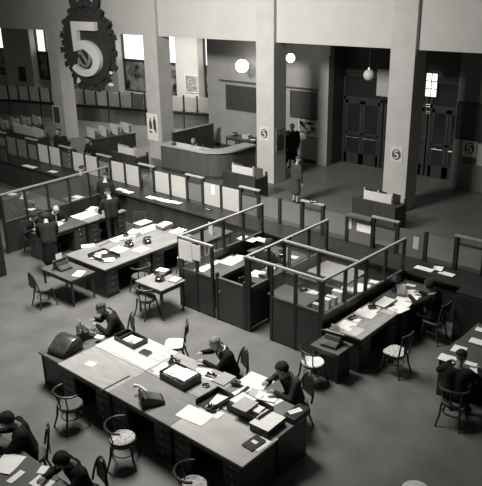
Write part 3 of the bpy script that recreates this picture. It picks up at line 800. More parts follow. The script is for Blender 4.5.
    # hair (child)
    h = bmesh.new(); bmesh.ops.create_icosphere(h, subdivisions=3, radius=1)
    cut = {'short': -.25, 'bob': -.85, 'bun': -.45, 'bald': -.45}[hair]
    for v in list(h.verts):
        c = v.co; lim = cut + 1.05*max(0, c.y+.25) if hair != 'bald' else cut+.8*max(0, c.y+.1)
        if c.z < lim or (hair == 'bald' and c.z > .25): h.verts.remove(v)
    rr = random.Random(int(abs(x*100)))
    for v in h.verts:
        n_ = v.co.copy(); q = 1 + rr.uniform(-.015, .03)
        v.co = Vector((n_.x*.099*q*(1.12 if hair == 'bob' else 1), n_.y*.116*q-.012, n_.z*.102*q+.034 - (.02 if hair == 'bob' and n_.z < 0 else 0)))
    if hair == 'bun': bmesh.ops.create_uvsphere(h, u_segments=10, v_segments=6, radius=.045, matrix=Matrix.Translation((0, -.13, .02)))
    ext = bmesh.ops.solidify(h, geom=h.faces[:], thickness=.012)
    hm_ = bpy.data.meshes.new('hair'); h.to_mesh(hm_); h.free(); hm_.materials.append(M[hm])
    for p in hm_.polygons: p.use_smooth = True
    ho = bpy.data.objects.new('hair', hm_); C.objects.link(ho); ho.parent = t
    ho.matrix_local = Matrix.Translation(hc) @ RH.to_4x4()
    if collar and not skirt:
        cb = MB(); e = TR((0, -.005, .475))
        ring = [e + RX @ Vector((.066*math.cos(k*PI/8), .062*math.sin(k*PI/8), .004-.012*math.sin(k*PI/8))) for k in range(17)]
        cb.tube(ring, .014, 6); cb.build('shirt_collar', M['shirt'], t)
        vb = MB(); f = lambda u_, v_, w_: TR((u_, v_, w_))
        vb.tube([f(0, .085, .44), f(0, .108, .36), f(0, .112, .27)], [.03, .026, .008], 6, flat=.5); vb.build('shirt_front', M['shirt'], t)
    if hat:
        hb = MB().lathe([(.15, .0), (.155, .008), (.1, .012), (.098, .09), (.06, .11), (.01, .105)], n=20); ob = hb.build('hat', M['suit'], t, smooth=True)
        ob.matrix_local = Matrix.Translation(hc + RH @ Vector((0, -.01, .075))) @ RH.to_4x4()
    return t

# ================================================================ the big central table of six desks
GD = 'desks of the big central block'
DT = .76
xs = [-9.4, -8.0, -6.55, -5.1]
for i in range(3):
    cx, w_ = (xs[i]+xs[i+1])/2, xs[i+1]-xs[i]-.004
    nl = ('left near desk of the central block, empty but for one slip', 'middle near desk of the central block under the adding machine', 'right near desk of the central block with large white sheets')[i]
    fl = ('left far desk of the central block behind the two-part tray', 'middle far desk of the central block behind the big paper tray', 'right far desk of the central block crowded with trays and papers')[i]
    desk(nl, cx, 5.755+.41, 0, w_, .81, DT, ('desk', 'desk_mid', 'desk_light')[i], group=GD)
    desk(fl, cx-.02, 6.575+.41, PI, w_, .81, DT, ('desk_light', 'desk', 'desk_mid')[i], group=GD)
t = table('low dark typing desk at the left end of the central desks', -9.82, 6.5, PI/2, 1.26, .74, .66, 'desk_dim', 'typing_table')
MB().box(-.58, .58, -.33, .33, .04, .53).build('cabinet', M['dark'], t, .004)
t = thing('covered_typewriter', 'typewriter under a dark rounded cover on the typing table', 'typewriter', (-9.82, 6.22, .66), .12)
b = MB(); n = 20
b.bm.free(); b = MB(); b.prism([(-.25, 0), (.24, 0), (.25, .1), (.22, .24), (.12, .29), (-.02, .27), (-.14, .17), (-.25, .1)], -.23, .23, 'x'); b.build('cover', M['cover'], t, .05, smooth=True)
MB().box(-.235, .235, -.255, .245, .0, .018).build('cover_hem', M['enamel'], t)
typewriter('black typewriter used by the seated clerk at the typing table', -9.98, 6.82, .66, facing((-.45, -.9)))
# seated clerks behind the desks
person('person in dark suit leaning over a typewriter at the far end of the desks', -9.8, 7.49, (-.45, -.9), 'sit', .42, 0, [(-.15, .46, .84), (.15, .46, .84)], .35, hm='hair_mid', skin='skin_darker', vox=.013, collar=False)
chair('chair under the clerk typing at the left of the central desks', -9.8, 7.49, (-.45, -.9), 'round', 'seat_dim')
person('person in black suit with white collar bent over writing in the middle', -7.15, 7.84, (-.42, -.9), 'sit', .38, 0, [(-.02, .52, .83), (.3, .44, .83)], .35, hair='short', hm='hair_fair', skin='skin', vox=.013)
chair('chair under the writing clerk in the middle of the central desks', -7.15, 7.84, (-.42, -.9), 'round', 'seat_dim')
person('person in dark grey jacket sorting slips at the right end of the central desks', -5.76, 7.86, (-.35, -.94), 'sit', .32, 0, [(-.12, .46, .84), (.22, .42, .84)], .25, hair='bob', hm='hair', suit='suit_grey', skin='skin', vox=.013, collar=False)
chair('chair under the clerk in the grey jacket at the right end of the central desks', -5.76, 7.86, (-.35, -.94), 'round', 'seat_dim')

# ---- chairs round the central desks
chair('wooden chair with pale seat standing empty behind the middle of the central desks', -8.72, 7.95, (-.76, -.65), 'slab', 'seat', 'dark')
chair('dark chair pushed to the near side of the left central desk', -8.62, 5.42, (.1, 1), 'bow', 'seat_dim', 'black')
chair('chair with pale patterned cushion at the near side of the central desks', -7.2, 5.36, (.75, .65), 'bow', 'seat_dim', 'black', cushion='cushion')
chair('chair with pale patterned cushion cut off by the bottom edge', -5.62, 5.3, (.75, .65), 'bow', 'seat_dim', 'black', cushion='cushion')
x, y = W(313, 361.5, .45); chair('bentwood chair with round white seat standing by the cubicle front', x, y, (.25, 1), 'bow', 'seat', 'black')
chair('wooden chair with worn pale seat drawn up to the long desk at right', -5.28, 10.38, (-1, .12), 'slab', 'cushion', 'dark')
t = thing('office_stool', 'round pale stool whose top just shows at the bottom edge', 'stool', (*W(416, 489, .5), 0))
MB().lathe([(.16, .46), (.185, .47), (.19, .49), (.17, .5), (.05, .503)], n=24).build('seat', M['seat'], t, smooth=True)
for k in range(4): MB().tube([(.12*math.cos(k*PI/2+.6), .12*math.sin(k*PI/2+.6), .465), (.19*math.cos(k*PI/2+.6), .19*math.sin(k*PI/2+.6), 0)], [.018, .015], 8).build('leg', M['black'], t)

# ---- things on the central desks
z = DT
P_('small white slip alone on the left near desk', 91, 364, z, .17, .14, .25)
x, y = W(104, 379, z); tag(MB().cb((0, 0, .006), (.02, .62, .01)).build('ruler', M['black'], None, loc=(x+.26, y+.03, z+.001), rz=-.02), 'dark ruler lying across the left near desk', 'ruler')
P_('pale desk mat strip on the far left desk beside the two-part tray', 122, 352.5, z, .7, .22, -.03, 'paper_grey')
P_('long white sheet in the middle of the central desks', 141, 361, z, .62, .3, -.03, 'paper_grey')
P_('white slip at the far left corner of the central desks', 99.5, 337, z, .17, .12, .3)
P_('small folded slip on the far left desk near its tray', 110, 349.5, z, .14, .06, -.4)
P_('oval white slip beside the black case on the far desk', 157, 358, z, .2, .1, .1)
x, y = W(131, 341, z); tr = tray('two-part wooden letter tray at the far left of the central desks', x, y, z, .58, .34, .1, -.03, div=-.12)
for k, (dx, dy, l) in enumerate(((.02, -.02, 'white papers lying in the wider half of the two-part tray'), (.19, .0, 'grey folded papers leaning in the two-part tray'))):
    pile(l, x+dx, y+dy, z+.013, .17-.05*k, .22, .06, .05+.1*k, 'paper' if k == 0 else 'paper_grey')
x, y = W(145.5, 353.5, z); book('flat black case on the far desk of the central block', x, y, z+.001, .2, .15, .035, .1, lab=False)
x, y = W(152, 403, z); machine('black adding machine with pale crank arm on the near edge of the desks', x, y, z, PI-.5)
x, y = W(180.5, 380, z); tray('large dark wooden tray heaped with papers in the middle of the central desks', x, y, z, .6, .4, .15, -.03)
pile('thick heap of white papers in the large middle tray', x-.12, y, z+.013, .28, .3, .12, .03, n=8)
pile('white bundle with dark edge lying in the large middle tray', x+.16, y, z+.013, .2, .32, .15, -.05, n=8)
paper('loose sheet on top of the heap in the large middle tray', x-.08, y+.02, z+.136, .3, .22, .4)
x, y = W(174, 365.5, z); phone('black telephone behind the large middle tray', x, y, z, 2.6)
P_('white sheet left of the black telephone', 165.5, 369, z, .34, .3, .1)
P_('white sheet with curled corner in front of the big middle tray', 160, 373, z, .2, .14, .2)
x, y = W(206, 386, z); small('round dark ashtray in front of the writing clerk', 'ashtray', 'ashtray', x, y, z+.001, 'ashtray', .4)
P_('white papers under the hands of the writing clerk', 203, 372, z, .26, .2, .5)
P_('white sheet under the inkwell before the writing clerk', 211, 376.5, z, .24, .2, .1)
x, y = W(211, 376.5, z); small('dark inkwell standing on a white sheet', 'inkwell', 'inkstand', x, y, z+.008, 'inkstand', .3)
x, y = W(224, 379.5, z); book('grey folder lying right of the writing clerk', x, y, z+.001, .26, .34, .02, .05, 'card', lab=False)
P_('big white unfolded sheet in the middle of the right near desk', 195, 415.5, z, .52, .34, .1)
P_('small white slip overlapping the big white sheet', 217.5, 415, z, .14, .18, .1)
x, y = W(211.5, 410.5, z); small('tiny stamp box above the white slip on the right near desk', 'stamp', 'stamp_box', x, y, z+.001, 'stamps', .2)
x, y = W(215, 402, z); tray('open black tray holding loose white papers on the right near desk', x, y, z, .36, .5, .1, -.05, 'black', front=False)
P_('loose white papers spilling from the open black tray', 217.5, 402.5, z+.02, .22, .4, .25)
P_('pale grey card standing beside the open black tray', 227, 406, z+.002, .18, .2, .1, 'paper_grey')
x, y = W(236, 385.5, z); small('dark rocker blotter near the grey folder', 'blotter', 'blotter', x, y, z, 'blotter', .5)
P_('long white paper running beneath the pen tray at right', 241, 392, z, .16, .5, -.12)
x, y = W(238, 390, z); tag(MB().cb((0, 0, .012), (.05, .22, .02)).build('pen_case', M['black'], None, loc=(x+.1, y+.05, z+.008), rz=.1), 'black pen case on long white paper', 'pen case')
P_('big white sheet before the clerk in the grey jacket', 256, 382, z, .5, .42, .05)
x, y = W(250, 413, z); tray('long black card tray at the right of the central desks', x, y, z, .66, .36, .17, -.03, 'black')
pile('white file stack filling the left half of the long black tray', x-.14, y+.01, z+.013, .3, .3, .17, 0, n=9)
P_('pale grey sheet on top of the file stack in the long black tray', 245, 404.5, z+.19, .28, .32, .03, 'paper_grey')
pile('small white slips in the right half of the long black tray', x+.17, y, z+.013, .13, .18, .14, .1, n=7)
P_('heap of white slips under the hands of the clerk in grey', 267, 398, z, .34, .22, .3, curl=.015)
P_('blotchy white paper left of the clerk in grey', 257, 394, z, .26, .26, .4, 'paper_grey', curl=.012)
P_('white slip with folded edge right of the long black tray', 274, 401, z, .2, .24, -.2)
tag(MB().box(-.17, .17, -.22, .22, 0, .12).build('file_box', M['black'], None, .006, loc=(-5.4, 6.68, z), rz=0), 'low black file box under a white sheet at the right end of the desks', 'box')
paper('white sheet with grey writing on the low black file box', -5.4, 6.68, z+.121, .35, .44, .03)
x, y = W(297.5, 416, z+.06)
tag(MB().box(-.11, .11, -.2, .2, 0, .1).build('file_box', M['black'], None, .006, loc=(-5.22, 7.17, z)), 'narrow black box with one slip at the far right desk corner', 'box')
paper('narrow white slip on the narrow black box', -5.24, 7.15, z+.102, .1, .22, -.4)
x, y = W(254, 444, z); paper('white sheet half hidden under the labelled notebook', x+.07, y+.05, z+.001, .2, .3, -.05)
book('black notebook with white label at the near right corner of the desks', x, y, z+.006, .2, .3, .025, -.05)
P_('white scrap at the left foot of the white-topped file box', 262, 428.5, z, .12, .16, .3)

# ================================================================ desk group by the counter, left of the cubicles
GM = 'desks of the block left of the cubicles'
for (cx, cy, rz, l, top) in ((-12.48, 9.69, PI/2, 'near left desk of the side block with the black paper tray', 'desk_mid'), (-12.48, 11.17, PI/2, 'near right desk of the side block with one black telephone', 'desk_mid'),
                             (-13.26, 9.69, -PI/2, 'far left desk of the side block beside the dark typing table', 'desk_mid'), (-13.26, 11.17, -PI/2, 'far right desk of the side block under white sheets', 'desk_mid')):
    desk(l, cx, cy, rz, 1.47, .77, DT, top, group=GM)
table('dark typing table at the left end of the side block', -12.95, 8.52, 0, 1.2, .7, .68, 'desk_dim', 'typing_table')
typewriter('black typewriter on the dark table left of the side block', -13.1, 8.5, .68, PI/2)
paper('white sheet beside the typewriter left of the side block', -12.55, 8.55, .681, .22, .32, .5)
z = DT
x, y = W(104, 257, z); tray('black tray holding three white papers on the side block', x, y, z, .5, .62, .09, PI/2, 'black', front=False)
P_('upper white paper in the black tray of the side block', 101, 252.5, z+.02, .3, .2, .9)
P_('left white paper in the black tray of the side block', 96, 257, z+.02, .24, .22, .9)
P_('right white paper in the black tray of the side block', 108.5, 260, z+.02, .3, .24, .9)
P_('white slip at the far left edge of the side block', 88, 246, z, .22, .34, -.6)
paper('broad white sheet at the far edge of the side block', -13.45, 10.55, z+.001, .3, .52, 0)
P_('white sheet near the front edge of the side block by the tray', 117, 250.5, z, .36, .5, .1)
P_('white sheet right of the left telephone on the side block', 141, 249.5, z, .3, .34, .1)
P_('long white sheet behind the right telephone on the side block', 148, 229, z, .34, .72, 0)
P_('white sheet under the file bundle of the side block', 157, 226.5, z, .24, .3, .3)
P_('pale sheet at the right end of the side block', 178, 231, z, .3, .42, .1)
P_('grey blotter sheet at the far right corner of the side block', 143, 222.5, z, .34, .45, 0, 'paper_grey')
x, y = -13.3, 10.9; pile('tall crumpled white paper heap on the side block', x, y, z, .22, .26, .15, .3)
x, y = W(165, 228, z); tray('grey wooden tray full of files at the right of the side block', x, y, z, .34, .4, .1, 0, 'brown'); pile('white file bundle in the grey tray of the side block', x, y, z+.013, .26, .32, .12, .05)
x, y = W(127, 236, z); phone('black telephone at the far side of the side block', x, y, z, 2.2)
x, y = W(129, 246.5, z); phone('black telephone in the middle of the side block', x, y, z, 1.6)
x, y = W(147, 243, z); phone('black telephone near the right front edge of the side block', x, y, z, 1.2)
x, y = W(121, 240.5, z); pile('small white pad on the side block', x, y, z, .12, .14, .05)
x, y = W(105, 244, z); tag(MB().cb((0, 0, .006), (.02, .45, .01)).build('ruler', M['black'], None, loc=(x, y, z), rz=.2), 'dark ruler on the far left of the side block', 'ruler')
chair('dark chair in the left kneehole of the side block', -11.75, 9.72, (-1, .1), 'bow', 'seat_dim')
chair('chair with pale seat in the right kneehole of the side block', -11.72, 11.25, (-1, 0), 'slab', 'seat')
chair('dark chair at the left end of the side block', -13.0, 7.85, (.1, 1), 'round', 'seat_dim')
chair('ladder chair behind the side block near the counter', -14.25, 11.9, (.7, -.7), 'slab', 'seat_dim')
# small table before the cubicles
table('small square table with tray and telephone at the left cubicle corner', -10.64, 9.36, 0, .86, .74, .76, 'desk_mid', 'side_table')
x, y = W(162.5, 273, z); tray('dark tray with papers on the small square table', x, y, z, .36, .26, .07, .1, 'black'); pile('white papers in the dark tray on the small square table', x, y, z+.013, .26, .18, .07, .2)
x, y = W(160, 280.5, z); phone('black telephone at the edge of the small square table', x, y, z, .5)
x, y = -10.36, 9.56; book('grey ledger on the small square table', x, y, z, .2, .26, .04, .2, 'card', lab=False)
chair('dark chair pushed under the small square table', -10.72, 9.0, (.1, 1), 'bow', 'seat_dim')

# ================================================================ desks along the glazed screen at left
GL = 'desks along the long glazed screen'
desk('dark desk with white papers at the far end of the long screen', -15.55, 11.5, PI/2, 1.4, .8, DT, 'desk_mid', group=GL)
desk('dark desk with scattered papers at the near end of the long screen', -15.55, 10.05, PI/2, 1.4, .8, DT, 'desk_dim', group=GL)
P_('broad white sheets covering the far desk by the long screen', 84, 215.5, z, .5, .62, .05)
P_('white sheet at the far corner of the desk by the long screen', 93, 209, z, .28, .36, .2)
x, y = -15.82, 11.5; pile('crumpled white heap on the desk by the long screen', x, y, z, .2, .2, .13, .4)
P_('white paper before the seated pair at the long screen', 58, 224, z, .26, .34, .3)
P_('left white paper at the near end of the desk by the long screen', 40, 228, z, .2, .22, .3)
P_('right white paper at the near end of the desk by the long screen', 46, 230.5, z, .2, .26, .8)
person('person in a dark suit with pale head bent over papers by the long screen', -16.15, 10.35, (1, -.2), 'sit', .35, 0, None, .4, hair='bald', hm='hair', skin='skin', suit='suit')
chair('chair under the bald clerk by the long screen', -16.15, 10.35, (1, -.2), 'slab', 'seat_dim')
person('person in dark clothes seated at the near end of the long screen', -16.1, 9.6, (1, -.1), 'sit', .3, 0, None, .4, hair='bob', suit='suit', skin='skin')
chair('chair under the dark clerk at the near end of the long screen', -16.1, 9.6, (1, -.1), 'slab', 'seat_dim')
person('person standing in a dark suit between the long screen and the side block', -14.7, 11.3, (-.9, .3), 'stand', .15, 0, [(-.2, .35, .95), (.2, .35, .95)], .3)
person('person in a dark knee length coat bending over the near desk at left', -14.35, 9.0, (-.9, .5), 'stand', .5, 0, [(-.2, .6, .85), (.2, .6, .85)], .3, hair='bob', skirt=True)
# counter staff behind the screen
desk('dark counter desk left of the long glazed screen', -17.75, 11.1, 0, 1.4, .8, DT, 'desk_dim')
desk('dark desk at the far left before the counter', -19.7, 10.9, 0, 1.4, .8, DT, 'desk_dim')
P_('white sheet on the counter desk left of the long screen', 28.5, 208.5, z, .5, .2, .1)
P_('white sheet on the dark desk at the far left', 11, 194, z, .4, .22, .1)
paper('grey papers on the table behind the long screen near its middle', -17.1, 11.88, z+.001, .4, .3, .1, 'paper_grey')
table('dark table behind the long screen under grey papers', -17.25, 12.0, 0, .8, .6, DT, 'desk_dim')
paper('white folded paper on the far table behind the long screen', -17.4, 12.12, DT+.001, .36, .22, .1)
for (px, py, l) in ((19, 168, 'white slip on the counter ledge at the far left'), (31, 168, 'upright stack of slips on the counter ledge at the far left'), (53, 172, 'small white slip at the dark teller window far left'), (106, 186.5, 'white papers on the ledge beside the end of the long screen'),
                    (121, 190, 'left white paper of the pair on the counter ledge above the side block'), (128, 192.5, 'small right paper of the pair on the counter ledge above the side block'), (152, 198, 'small white slip on the ledge left of the third teller window'),
                    (165, 201, 'broad white sheet on the counter ledge above the side block'), (176, 203, 'grey slips on the ledge above the cubicle corner')):
    x, y = W(px, py, .93); paper(l, x, min(max(y, 12.98), 13.48), .931, .36 if 'broad' not in l else .6, .22, .05, 'paper' if 'grey' not in l else 'paper_grey', curl=.012)
x, y = W(209, 210, .93); small('small dark inkwell on the counter ledge near the cubicle', 'inkwell', 'inkstand', x, y, .93, 'inkstand')
P_('long white sheet on the dark counter ledge at right', 424, 269, .93, .42, .2, .0)
P_('upright folded white paper on the dark counter ledge at right', 438, 270, .93, .2, .24, .3, curl=.03)
P_('last white sheet on the dark counter ledge at right', 446.5, 274, .93, .34, .18, .0)
x, y = W(316, 201, 1.76); small('dark inkstand on top of a teller window', 'inkstand', 'inkstand', -9.5, TY, 1.741, 'inkstand', .4)
person('person with dark hair standing behind the counter left of the glazed screen end', -17.5, 12.35, (.2, 1), 'stand', .05, 0, [(-.2, .3, .98), (.2, .3, .98)], .2)
person('person in dark suit standing close to the end post of the long screen', -16.2, 12.3, (-.3, .9), 'stand', .05, 0, [(-.2, .3, .98), (.2, .3, .98)], .2)
person('person in dark clothes seated at the counter desk at the far left', -17.9, 10.35, (0, 1), 'sit', .3, 0, None, .3)
chair('chair under the clerk at the counter desk at the far left', -17.9, 10.35, (0, 1), 'slab', 'seat_dim')
person('person in dark clothes seated by the left edge before the counter', -19.8, 10.15, (0, 1), 'sit', .3, 0, None, .3)
chair('chair under the clerk by the left edge before the counter', -19.8, 10.15, (0, 1), 'slab', 'seat_dim')
t = thing('filing_cabinet', 'black filing cabinet at the left edge of the floor', 'cabinet', (-15.6, 7.75, 0), PI/2)
MB().box(-.5, .5, -.3, .3, 0, 1.25).build('body', M['black'], t, .006)
for k in range(4):
    d_ = MB().box(-.46, .46, -.32, -.3, .06+k*.29, .32+k*.29).build('drawer', M['black'], t, .004); MB().box(-.06, .06, -.34, -.32, .19+k*.29, .22+k*.29).build('pull', M['enamel'], d_)

# ================================================================ inside the cubicles
t = table('dark cabinet table with upright card between counter and cubicles', -11.55, 12.0, PI/2, 1.0, .62, .9, 'desk_dim', 'side_table')
x, y = W(211, 234, .9); tag(MB().cb((0, 0, .15), (.2, .02, .3), -.3).build('desk_card', M['paper_grey'], None, loc=(x, y, .9)), 'pale card standing upright on the table by the cubicles', 'card')
GC = 'desks inside the cubicles'
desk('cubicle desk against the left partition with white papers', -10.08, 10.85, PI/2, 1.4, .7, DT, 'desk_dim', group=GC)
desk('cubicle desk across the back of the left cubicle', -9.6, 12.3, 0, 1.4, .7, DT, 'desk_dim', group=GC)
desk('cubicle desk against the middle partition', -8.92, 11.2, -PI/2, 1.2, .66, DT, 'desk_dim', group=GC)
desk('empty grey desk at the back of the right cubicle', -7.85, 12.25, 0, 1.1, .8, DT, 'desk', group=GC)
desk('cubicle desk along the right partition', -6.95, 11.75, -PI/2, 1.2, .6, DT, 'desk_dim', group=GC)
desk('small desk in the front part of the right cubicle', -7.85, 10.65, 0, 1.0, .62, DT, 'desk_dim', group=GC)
P_('white papers at the near end of the left cubicle desk', 203, 267.5, z, .34, .46, .2)
P_('pale sheet in the middle of the left cubicle desk', 214, 262, z, .26, .3, .2, 'paper_grey')
P_('grey pad at the far end of the left cubicle desk', 231, 261, z, .4, .5, .1, 'paper_grey')
P_('white sheet at the far end of the left cubicle desk', 239, 257, z, .2, .2, .3)
P_('broad white sheet on the back desk of the left cubicle', 248, 239, .93, .5, .3, .1)
P_('white sheet on the counter ledge behind the left cubicle', 262, 240, .93, .4, .22, .05)
P_('white sheet on the desk against the middle partition', 257, 274, z, .3, .34, .2)
x, y = W(272, 269, z); pile('crumpled white paper on the desk against the middle partition', x, y, z, .2, .24, .06, .3)
x, y = W(268, 256, z); phone('black telephone on the back desk of the left cubicle', -9.35, 12.2, z, .3)
P_('white slip beside the telephone in the left cubicle', 292, 257, z, .3, .16, .2)
tag(MB().cb((0, 0, .16), (.1, .02, .32), .6).build('desk_card', M['paper'], None, loc=(-9.15, 12.05, z)), 'tall white card standing on the back desk of the left cubicle', 'card')
P_('white sheet on the desk along the right partition', 361, 288, z, .34, .44, .3)
P_('grey sheet at the near end of the desk along the right partition', 347, 291, z, .34, .4, .2, 'paper_grey')
P_('small white slip at the back of the right cubicle desk', 374, 282, z, .2, .16, .2)
x, y = W(303, 290, z); phone('black telephone on the small desk of the right cubicle', x, y, z, .8)
P_('pale grey sheet on the small desk of the right cubicle', 313, 290, z, .34, .4, .2, 'paper_grey')
x, y = W(281, 289, z); small('pale topped blotter near the middle partition', 'blotter', 'blotter', -8.95, 10.9, z, 'blotter', .3)
t = thing('low_shelf', 'low dark shelf inside the right cubicle beside the long desk', 'shelf', (-6.86, 10.45, 0))
MB().box(-.16, .16, -.5, .5, .82, .86).box(-.16, .16, -.5, .5, .4, .43).build('board', M['dark'], t); 
for s in (-.48, .46): MB().box(-.16, .16, s, s+.03, 0, .82).build('side', M['dark'], t)
for k, l in enumerate(('first upright file bundle on the low shelf by the cubicle front', 'second upright file bundle on the low shelf', 'third upright file bundle on the low shelf', 'last upright file bundle on the low shelf, farthest back')):
    tag(MB().cb((0, 0, .1+.02*(k % 2)), (.22, .1, .2+.04*(k % 2))).build('file_bundle', M['paper' if k % 2 else 'paper_grey'], None, loc=(-6.86, 10.08+k*.23, .86), rz=.1), l, 'file', 'file bundles on the low shelf')
person('person in dark clothes seated at the back of the left cubicle', -9.55, 11.65, (.1, 1), 'sit', .25, 0, None, .3, hair='bob', suit='suit')
chair('dark chair under the clerk in the left cubicle', -9.55, 11.65, (.1, 1), 'round', 'seat_dim')
chair('empty dark chair in the front part of the left cubicle', -9.35, 10.55, (-1, .2), 'slab', 'seat_dim')

# ================================================================ long desk right of the cubicles
GR = 'desks of the long run right of the cubicles'
desk('near desk of the long run beside the right partition', -6.09, 10.6, PI/2, 1.47, .72, DT, 'desk', group=GR)
desk('far desk of the long run heaped with white papers', -6.07, 12.08, PI/2, 1.47, .72, DT, 'desk_dim', group=GR)
t = table('low typing table at the near end of the long run', -6.17, 9.55, 0, .62, .5, .64, 'desk_dim', 'typing_table')
MB().box(-.25, .25, -.19, .19, .02, .51).build('cabinet', M['dark'], t, .004)
typewriter('black typewriter at the near end of the long desk run', -6.17, 9.55, .64, .1)
P_('pale blotter at the near corner of the long run', 354, 331, z, .3, .34, .0, 'paper_grey')
P_('white sheet at the near end of the long run', 347, 325.5, z, .3, .36, .1)
P_('small white slip beside the inkstand on the long run', 357, 320.5, z, .13, .16, .1)
x, y = W(352.5, 318.5, z); small('dark inkstand on the near desk of the long run', 'inkstand', 'inkstand', x, y, z, 'inkstand', 1.2)
P_('left white sheet in the middle of the near desk', 361, 312.5, z, .2, .28, .1)
P_('white sheet with black seal in the middle of the near desk', 372, 308.5, z, .3, .4, .1)
P_('lower white sheet overlapping the near edge of the long run', 369, 315, z, .24, .3, .1)
x, y = W(372, 308.5, z); small('black stamp set lying on a white sheet of the long run', 'stamp', 'stamp_box', x, y, z+.008, 'stamps', 1)
P_('pale mat at the joint of the two desks of the long run', 389, 311, z, .26, .3, 0, 'paper_grey')
x, y = W(385, 303.5, z); book('white ledger with black cover edges on the long run', x, y, z, .3, .5, .03, 0, 'black', lab=False)
paper('white page lying on the black covered ledger', x-.01, y, z+.031, .26, .46, 0)
P_('white sheet at the near edge of the heaped far desk', 399, 309, z, .3, .34, -.2)
P_('broad white sheets in the middle of the heaped far desk', 403, 302, z, .36, .4, .2)
P_('white sheets right of the middle heap on the far desk', 412, 300, z, .24, .3, .3, curl=.02)
P_('white sheet under the hand of the dark clerk at the far desk', 415, 294, z, .3, .24, .2)
P_('small white slip at the back of the far desk', 411, 285.5, z, .2, .12, .2)
P_('white slip behind the middle heap of the far desk', 409, 292, z, .3, .2, .6)
tag(MB().cb((0, 0, .17), (.17, .015, .22), .5, -.1).build('desk_card', M['paper'], None, loc=(W(401, 294, z)[0], W(401, 294, z)[1], z-.06)), 'upright white board on the heaped far desk', 'card')
small('black desk lamp without light on the heaped far desk', 'lamp', 'desk_lamp', -6.28, 12.1, z, 'lamp')
person('person in dark clothes seated at the far end of the long run', -5.3, 12.0, (-1, .1), 'sit', .2, 0, [(-.1, .55, .84), (.2, .5, .84)], .2, hair='bob', suit='suit', skin='skin_darker')
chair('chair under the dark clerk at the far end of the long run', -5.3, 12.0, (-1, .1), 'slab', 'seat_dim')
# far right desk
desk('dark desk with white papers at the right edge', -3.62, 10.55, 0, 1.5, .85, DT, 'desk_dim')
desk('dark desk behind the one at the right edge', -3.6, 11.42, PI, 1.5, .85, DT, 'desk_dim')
person('person in black suit seen from behind at the right edge desk', -3.76, 9.56, (-.15, 1), 'sit', .2, 0, [(-.25, .5, .84), (.25, .5, .84)], .3, hair='short', suit='suit', skin='skin_darker', collar=False)
chair('dark bentwood chair under the man seen from behind at right', -3.76, 9.56, (-.15, 1), 'bow', 'seat_dim')
P_('white sheet at the left corner of the right edge desk', 447.5, 358.5, z, .3, .24, .1)
P_('white sheet hidden behind the head of the black suited man', 459, 349.5, z, .24, .26, .1)
P_('white slip right of the black suited man', 471, 364, z, .2, .12, .1)
P_('white sheet under the right hand of the black suited man', 474, 372, z, .16, .24, .3)
P_('long white paper at the back of the right edge desks', 478, 342, z, .3, .2, .1)
P_('white slip cut by the right edge of the photo', 481, 330, z, .2, .16, .1)
t = thing('filing_cabinet', 'black cabinet standing in the dark between right desks and counter', 'cabinet', (-4.1, 12.5, 0))
MB().box(-.9, .9, -.28, .28, 0, 1.1).build('body', M['black'], t, .006)
for k in range(3): MB().box(-.86+k*.58, -.3+k*.58, -.3, -.28, .08, 1.04).build('door', M['black'], t, .004)

# ================================================================ bottom left corner
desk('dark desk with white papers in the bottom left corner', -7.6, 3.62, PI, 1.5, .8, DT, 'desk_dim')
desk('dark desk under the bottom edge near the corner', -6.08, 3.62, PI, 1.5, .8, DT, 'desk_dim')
P_('broad white sheets at the bottom left corner desk', 8, 464, z, .34, .4, .4, curl=.01)
P_('white slip standing at the middle of the corner desk', 16, 477, z, .1, .26, .2)
P_('white sheet at the bottom edge of the corner desk', 42, 483, z, .3, .2, .2)
P_('small white slip beside the crouched clerk at bottom left', 43, 470, z, .12, .16, .5)
person('person in dark clothes writing at the desk in the bottom left corner', -7.95, 4.24, (-.5, -.86), 'sit', .3, 0, [(-.1, .5, .84), (.2, .46, .84)], .4, hair='bob', suit='suit', skin='skin_darker', vox=.016, collar=False)
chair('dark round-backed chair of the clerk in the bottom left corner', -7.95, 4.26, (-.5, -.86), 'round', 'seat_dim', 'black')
person('person with dark hair seen from above at the bottom edge', -6.66, 4.25, (-.2, -.97), 'sit', .3, 0, [(-.1, .5, .84), (.2, .46, .84)], .45, hair='bob', suit='suit', skin='skin_darker', vox=.016, collar=False)
chair('dark round-backed chair of the clerk at the bottom edge', -6.66, 4.27, (-.2, -.97), 'round', 'seat_dim', 'black')

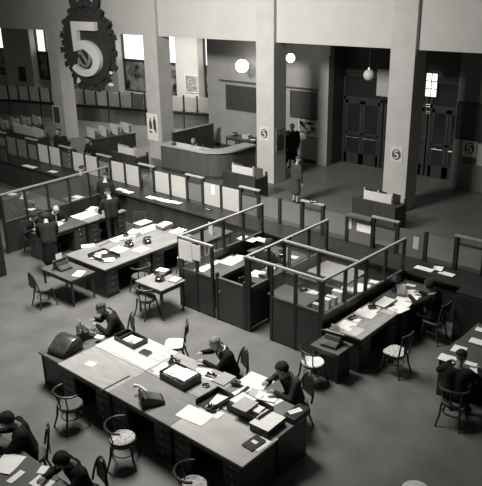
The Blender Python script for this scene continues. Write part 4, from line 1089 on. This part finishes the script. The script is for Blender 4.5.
# ================================================================ public aisle
person('person in a long grey coat walking across the aisle past the middle pillar', -13.1, 17.75, (.3, .95), 'stand', .08, 0, None, .1, hair='short', hm='hair_mid', suit='coat', legs='trouser', skirt=True, skin='skin', scale=.94)
person('person in dark overcoat at left of the standing pair by the back wall', -15.95, 20.75, (.6, -.8), 'stand', .03, 0, [(-.1, .28, 1.05), (.2, .22, 1.0)], .2, skirt=True, suit='suit', skin='skin_darker')
person('person in dark overcoat at right of the standing pair, slightly taller', -15.98, 21.4, (.3, -.9), 'stand', .03, 0, None, .2, skirt=True, suit='suit', skin='skin_darker', scale=1.04)
person('person in dark coat standing by the pillar with the framed notice', -22.6, 15.25, (.3, -.9), 'stand', .05, 0, None, .2, suit='suit', skirt=True, skin='skin_darker', scale=1.06)
person('person with dark cap at the counter left of the emblem pillar foot', -20.9, 14.55, (.1, -1), 'stand', .2, 0, [(-.2, .3, 1.1), (.2, .3, 1.1)], .3, suit='suit', hat=True, skin='skin_darker', scale=.97)
person('person in broad dark coat at the counter below the stepped dividers', -20.8, 15.4, (.1, -1), 'stand', .2, 0, [(-.2, .3, 1.1), (.2, .3, 1.1)], .2, suit='suit', skirt=True, skin='skin_darker')
x, y = W(197, 140, 1.15)
person('person seated behind the information desk', x, y, (.2, -1), 'sit', .3, 0, None, .3, hm='hair_fair', suit='suit', hair='short')
chair('chair behind the information desk', x, y, (.2, -1), 'slab', 'seat_dim')
x, y = W(203, 147, 1.06); paper('white papers on the information desk', -18.2, 18.25, 1.061, .34, .26, .2)
paper('pale sheets at the right of the information desk papers', -17.75, 18.3, 1.061, .4, .24, .1, 'paper_grey')
x, y = -19.3, 18.15; small('dark stamp set at the left end of the information desk', 'stamp', 'stamp_box', x, y, 1.06, 'stamps', .2)
table('dark table with clutter below the wide dark board', -18.75, 21.7, 0, 1.6, .7, .8, 'desk_dim')
phone('black telephone on the table below the wide dark board', -19.25, 21.7, .8, .3)
pile('paper stack on the table below the wide dark board', -18.6, 21.7, .8, .3, .3, .14, .2, 'paper_grey')
book('dark ledger on the table below the wide dark board', -18.15, 21.65, .8, .25, .3, .06, .2, lab=False)
t = thing('leaflet_rack', 'narrow dark leaflet rack on the wall by the middle pillar', 'rack', (-18.05, YB-.03, .75))
MB().box(-.16, .16, 0, .03, 0, 1.25).build('back_board', M['dark'], t)
for k in range(5): MB().box(-.14, .14, -.05, 0, .06+k*.23, .2+k*.23).build('pocket', M['brown' if k % 2 else 'dark'], t)
x, y = W(304.5, 163, 0)
t = thing('waste_basket', 'pale basket by the wall right of the standing pair', 'basket', (x, 21.9, 0))
MB().lathe([(.13, 0), (.17, .36), (.16, .36), (.12, .02)], n=18).build('basket', M['paper_grey'], t)
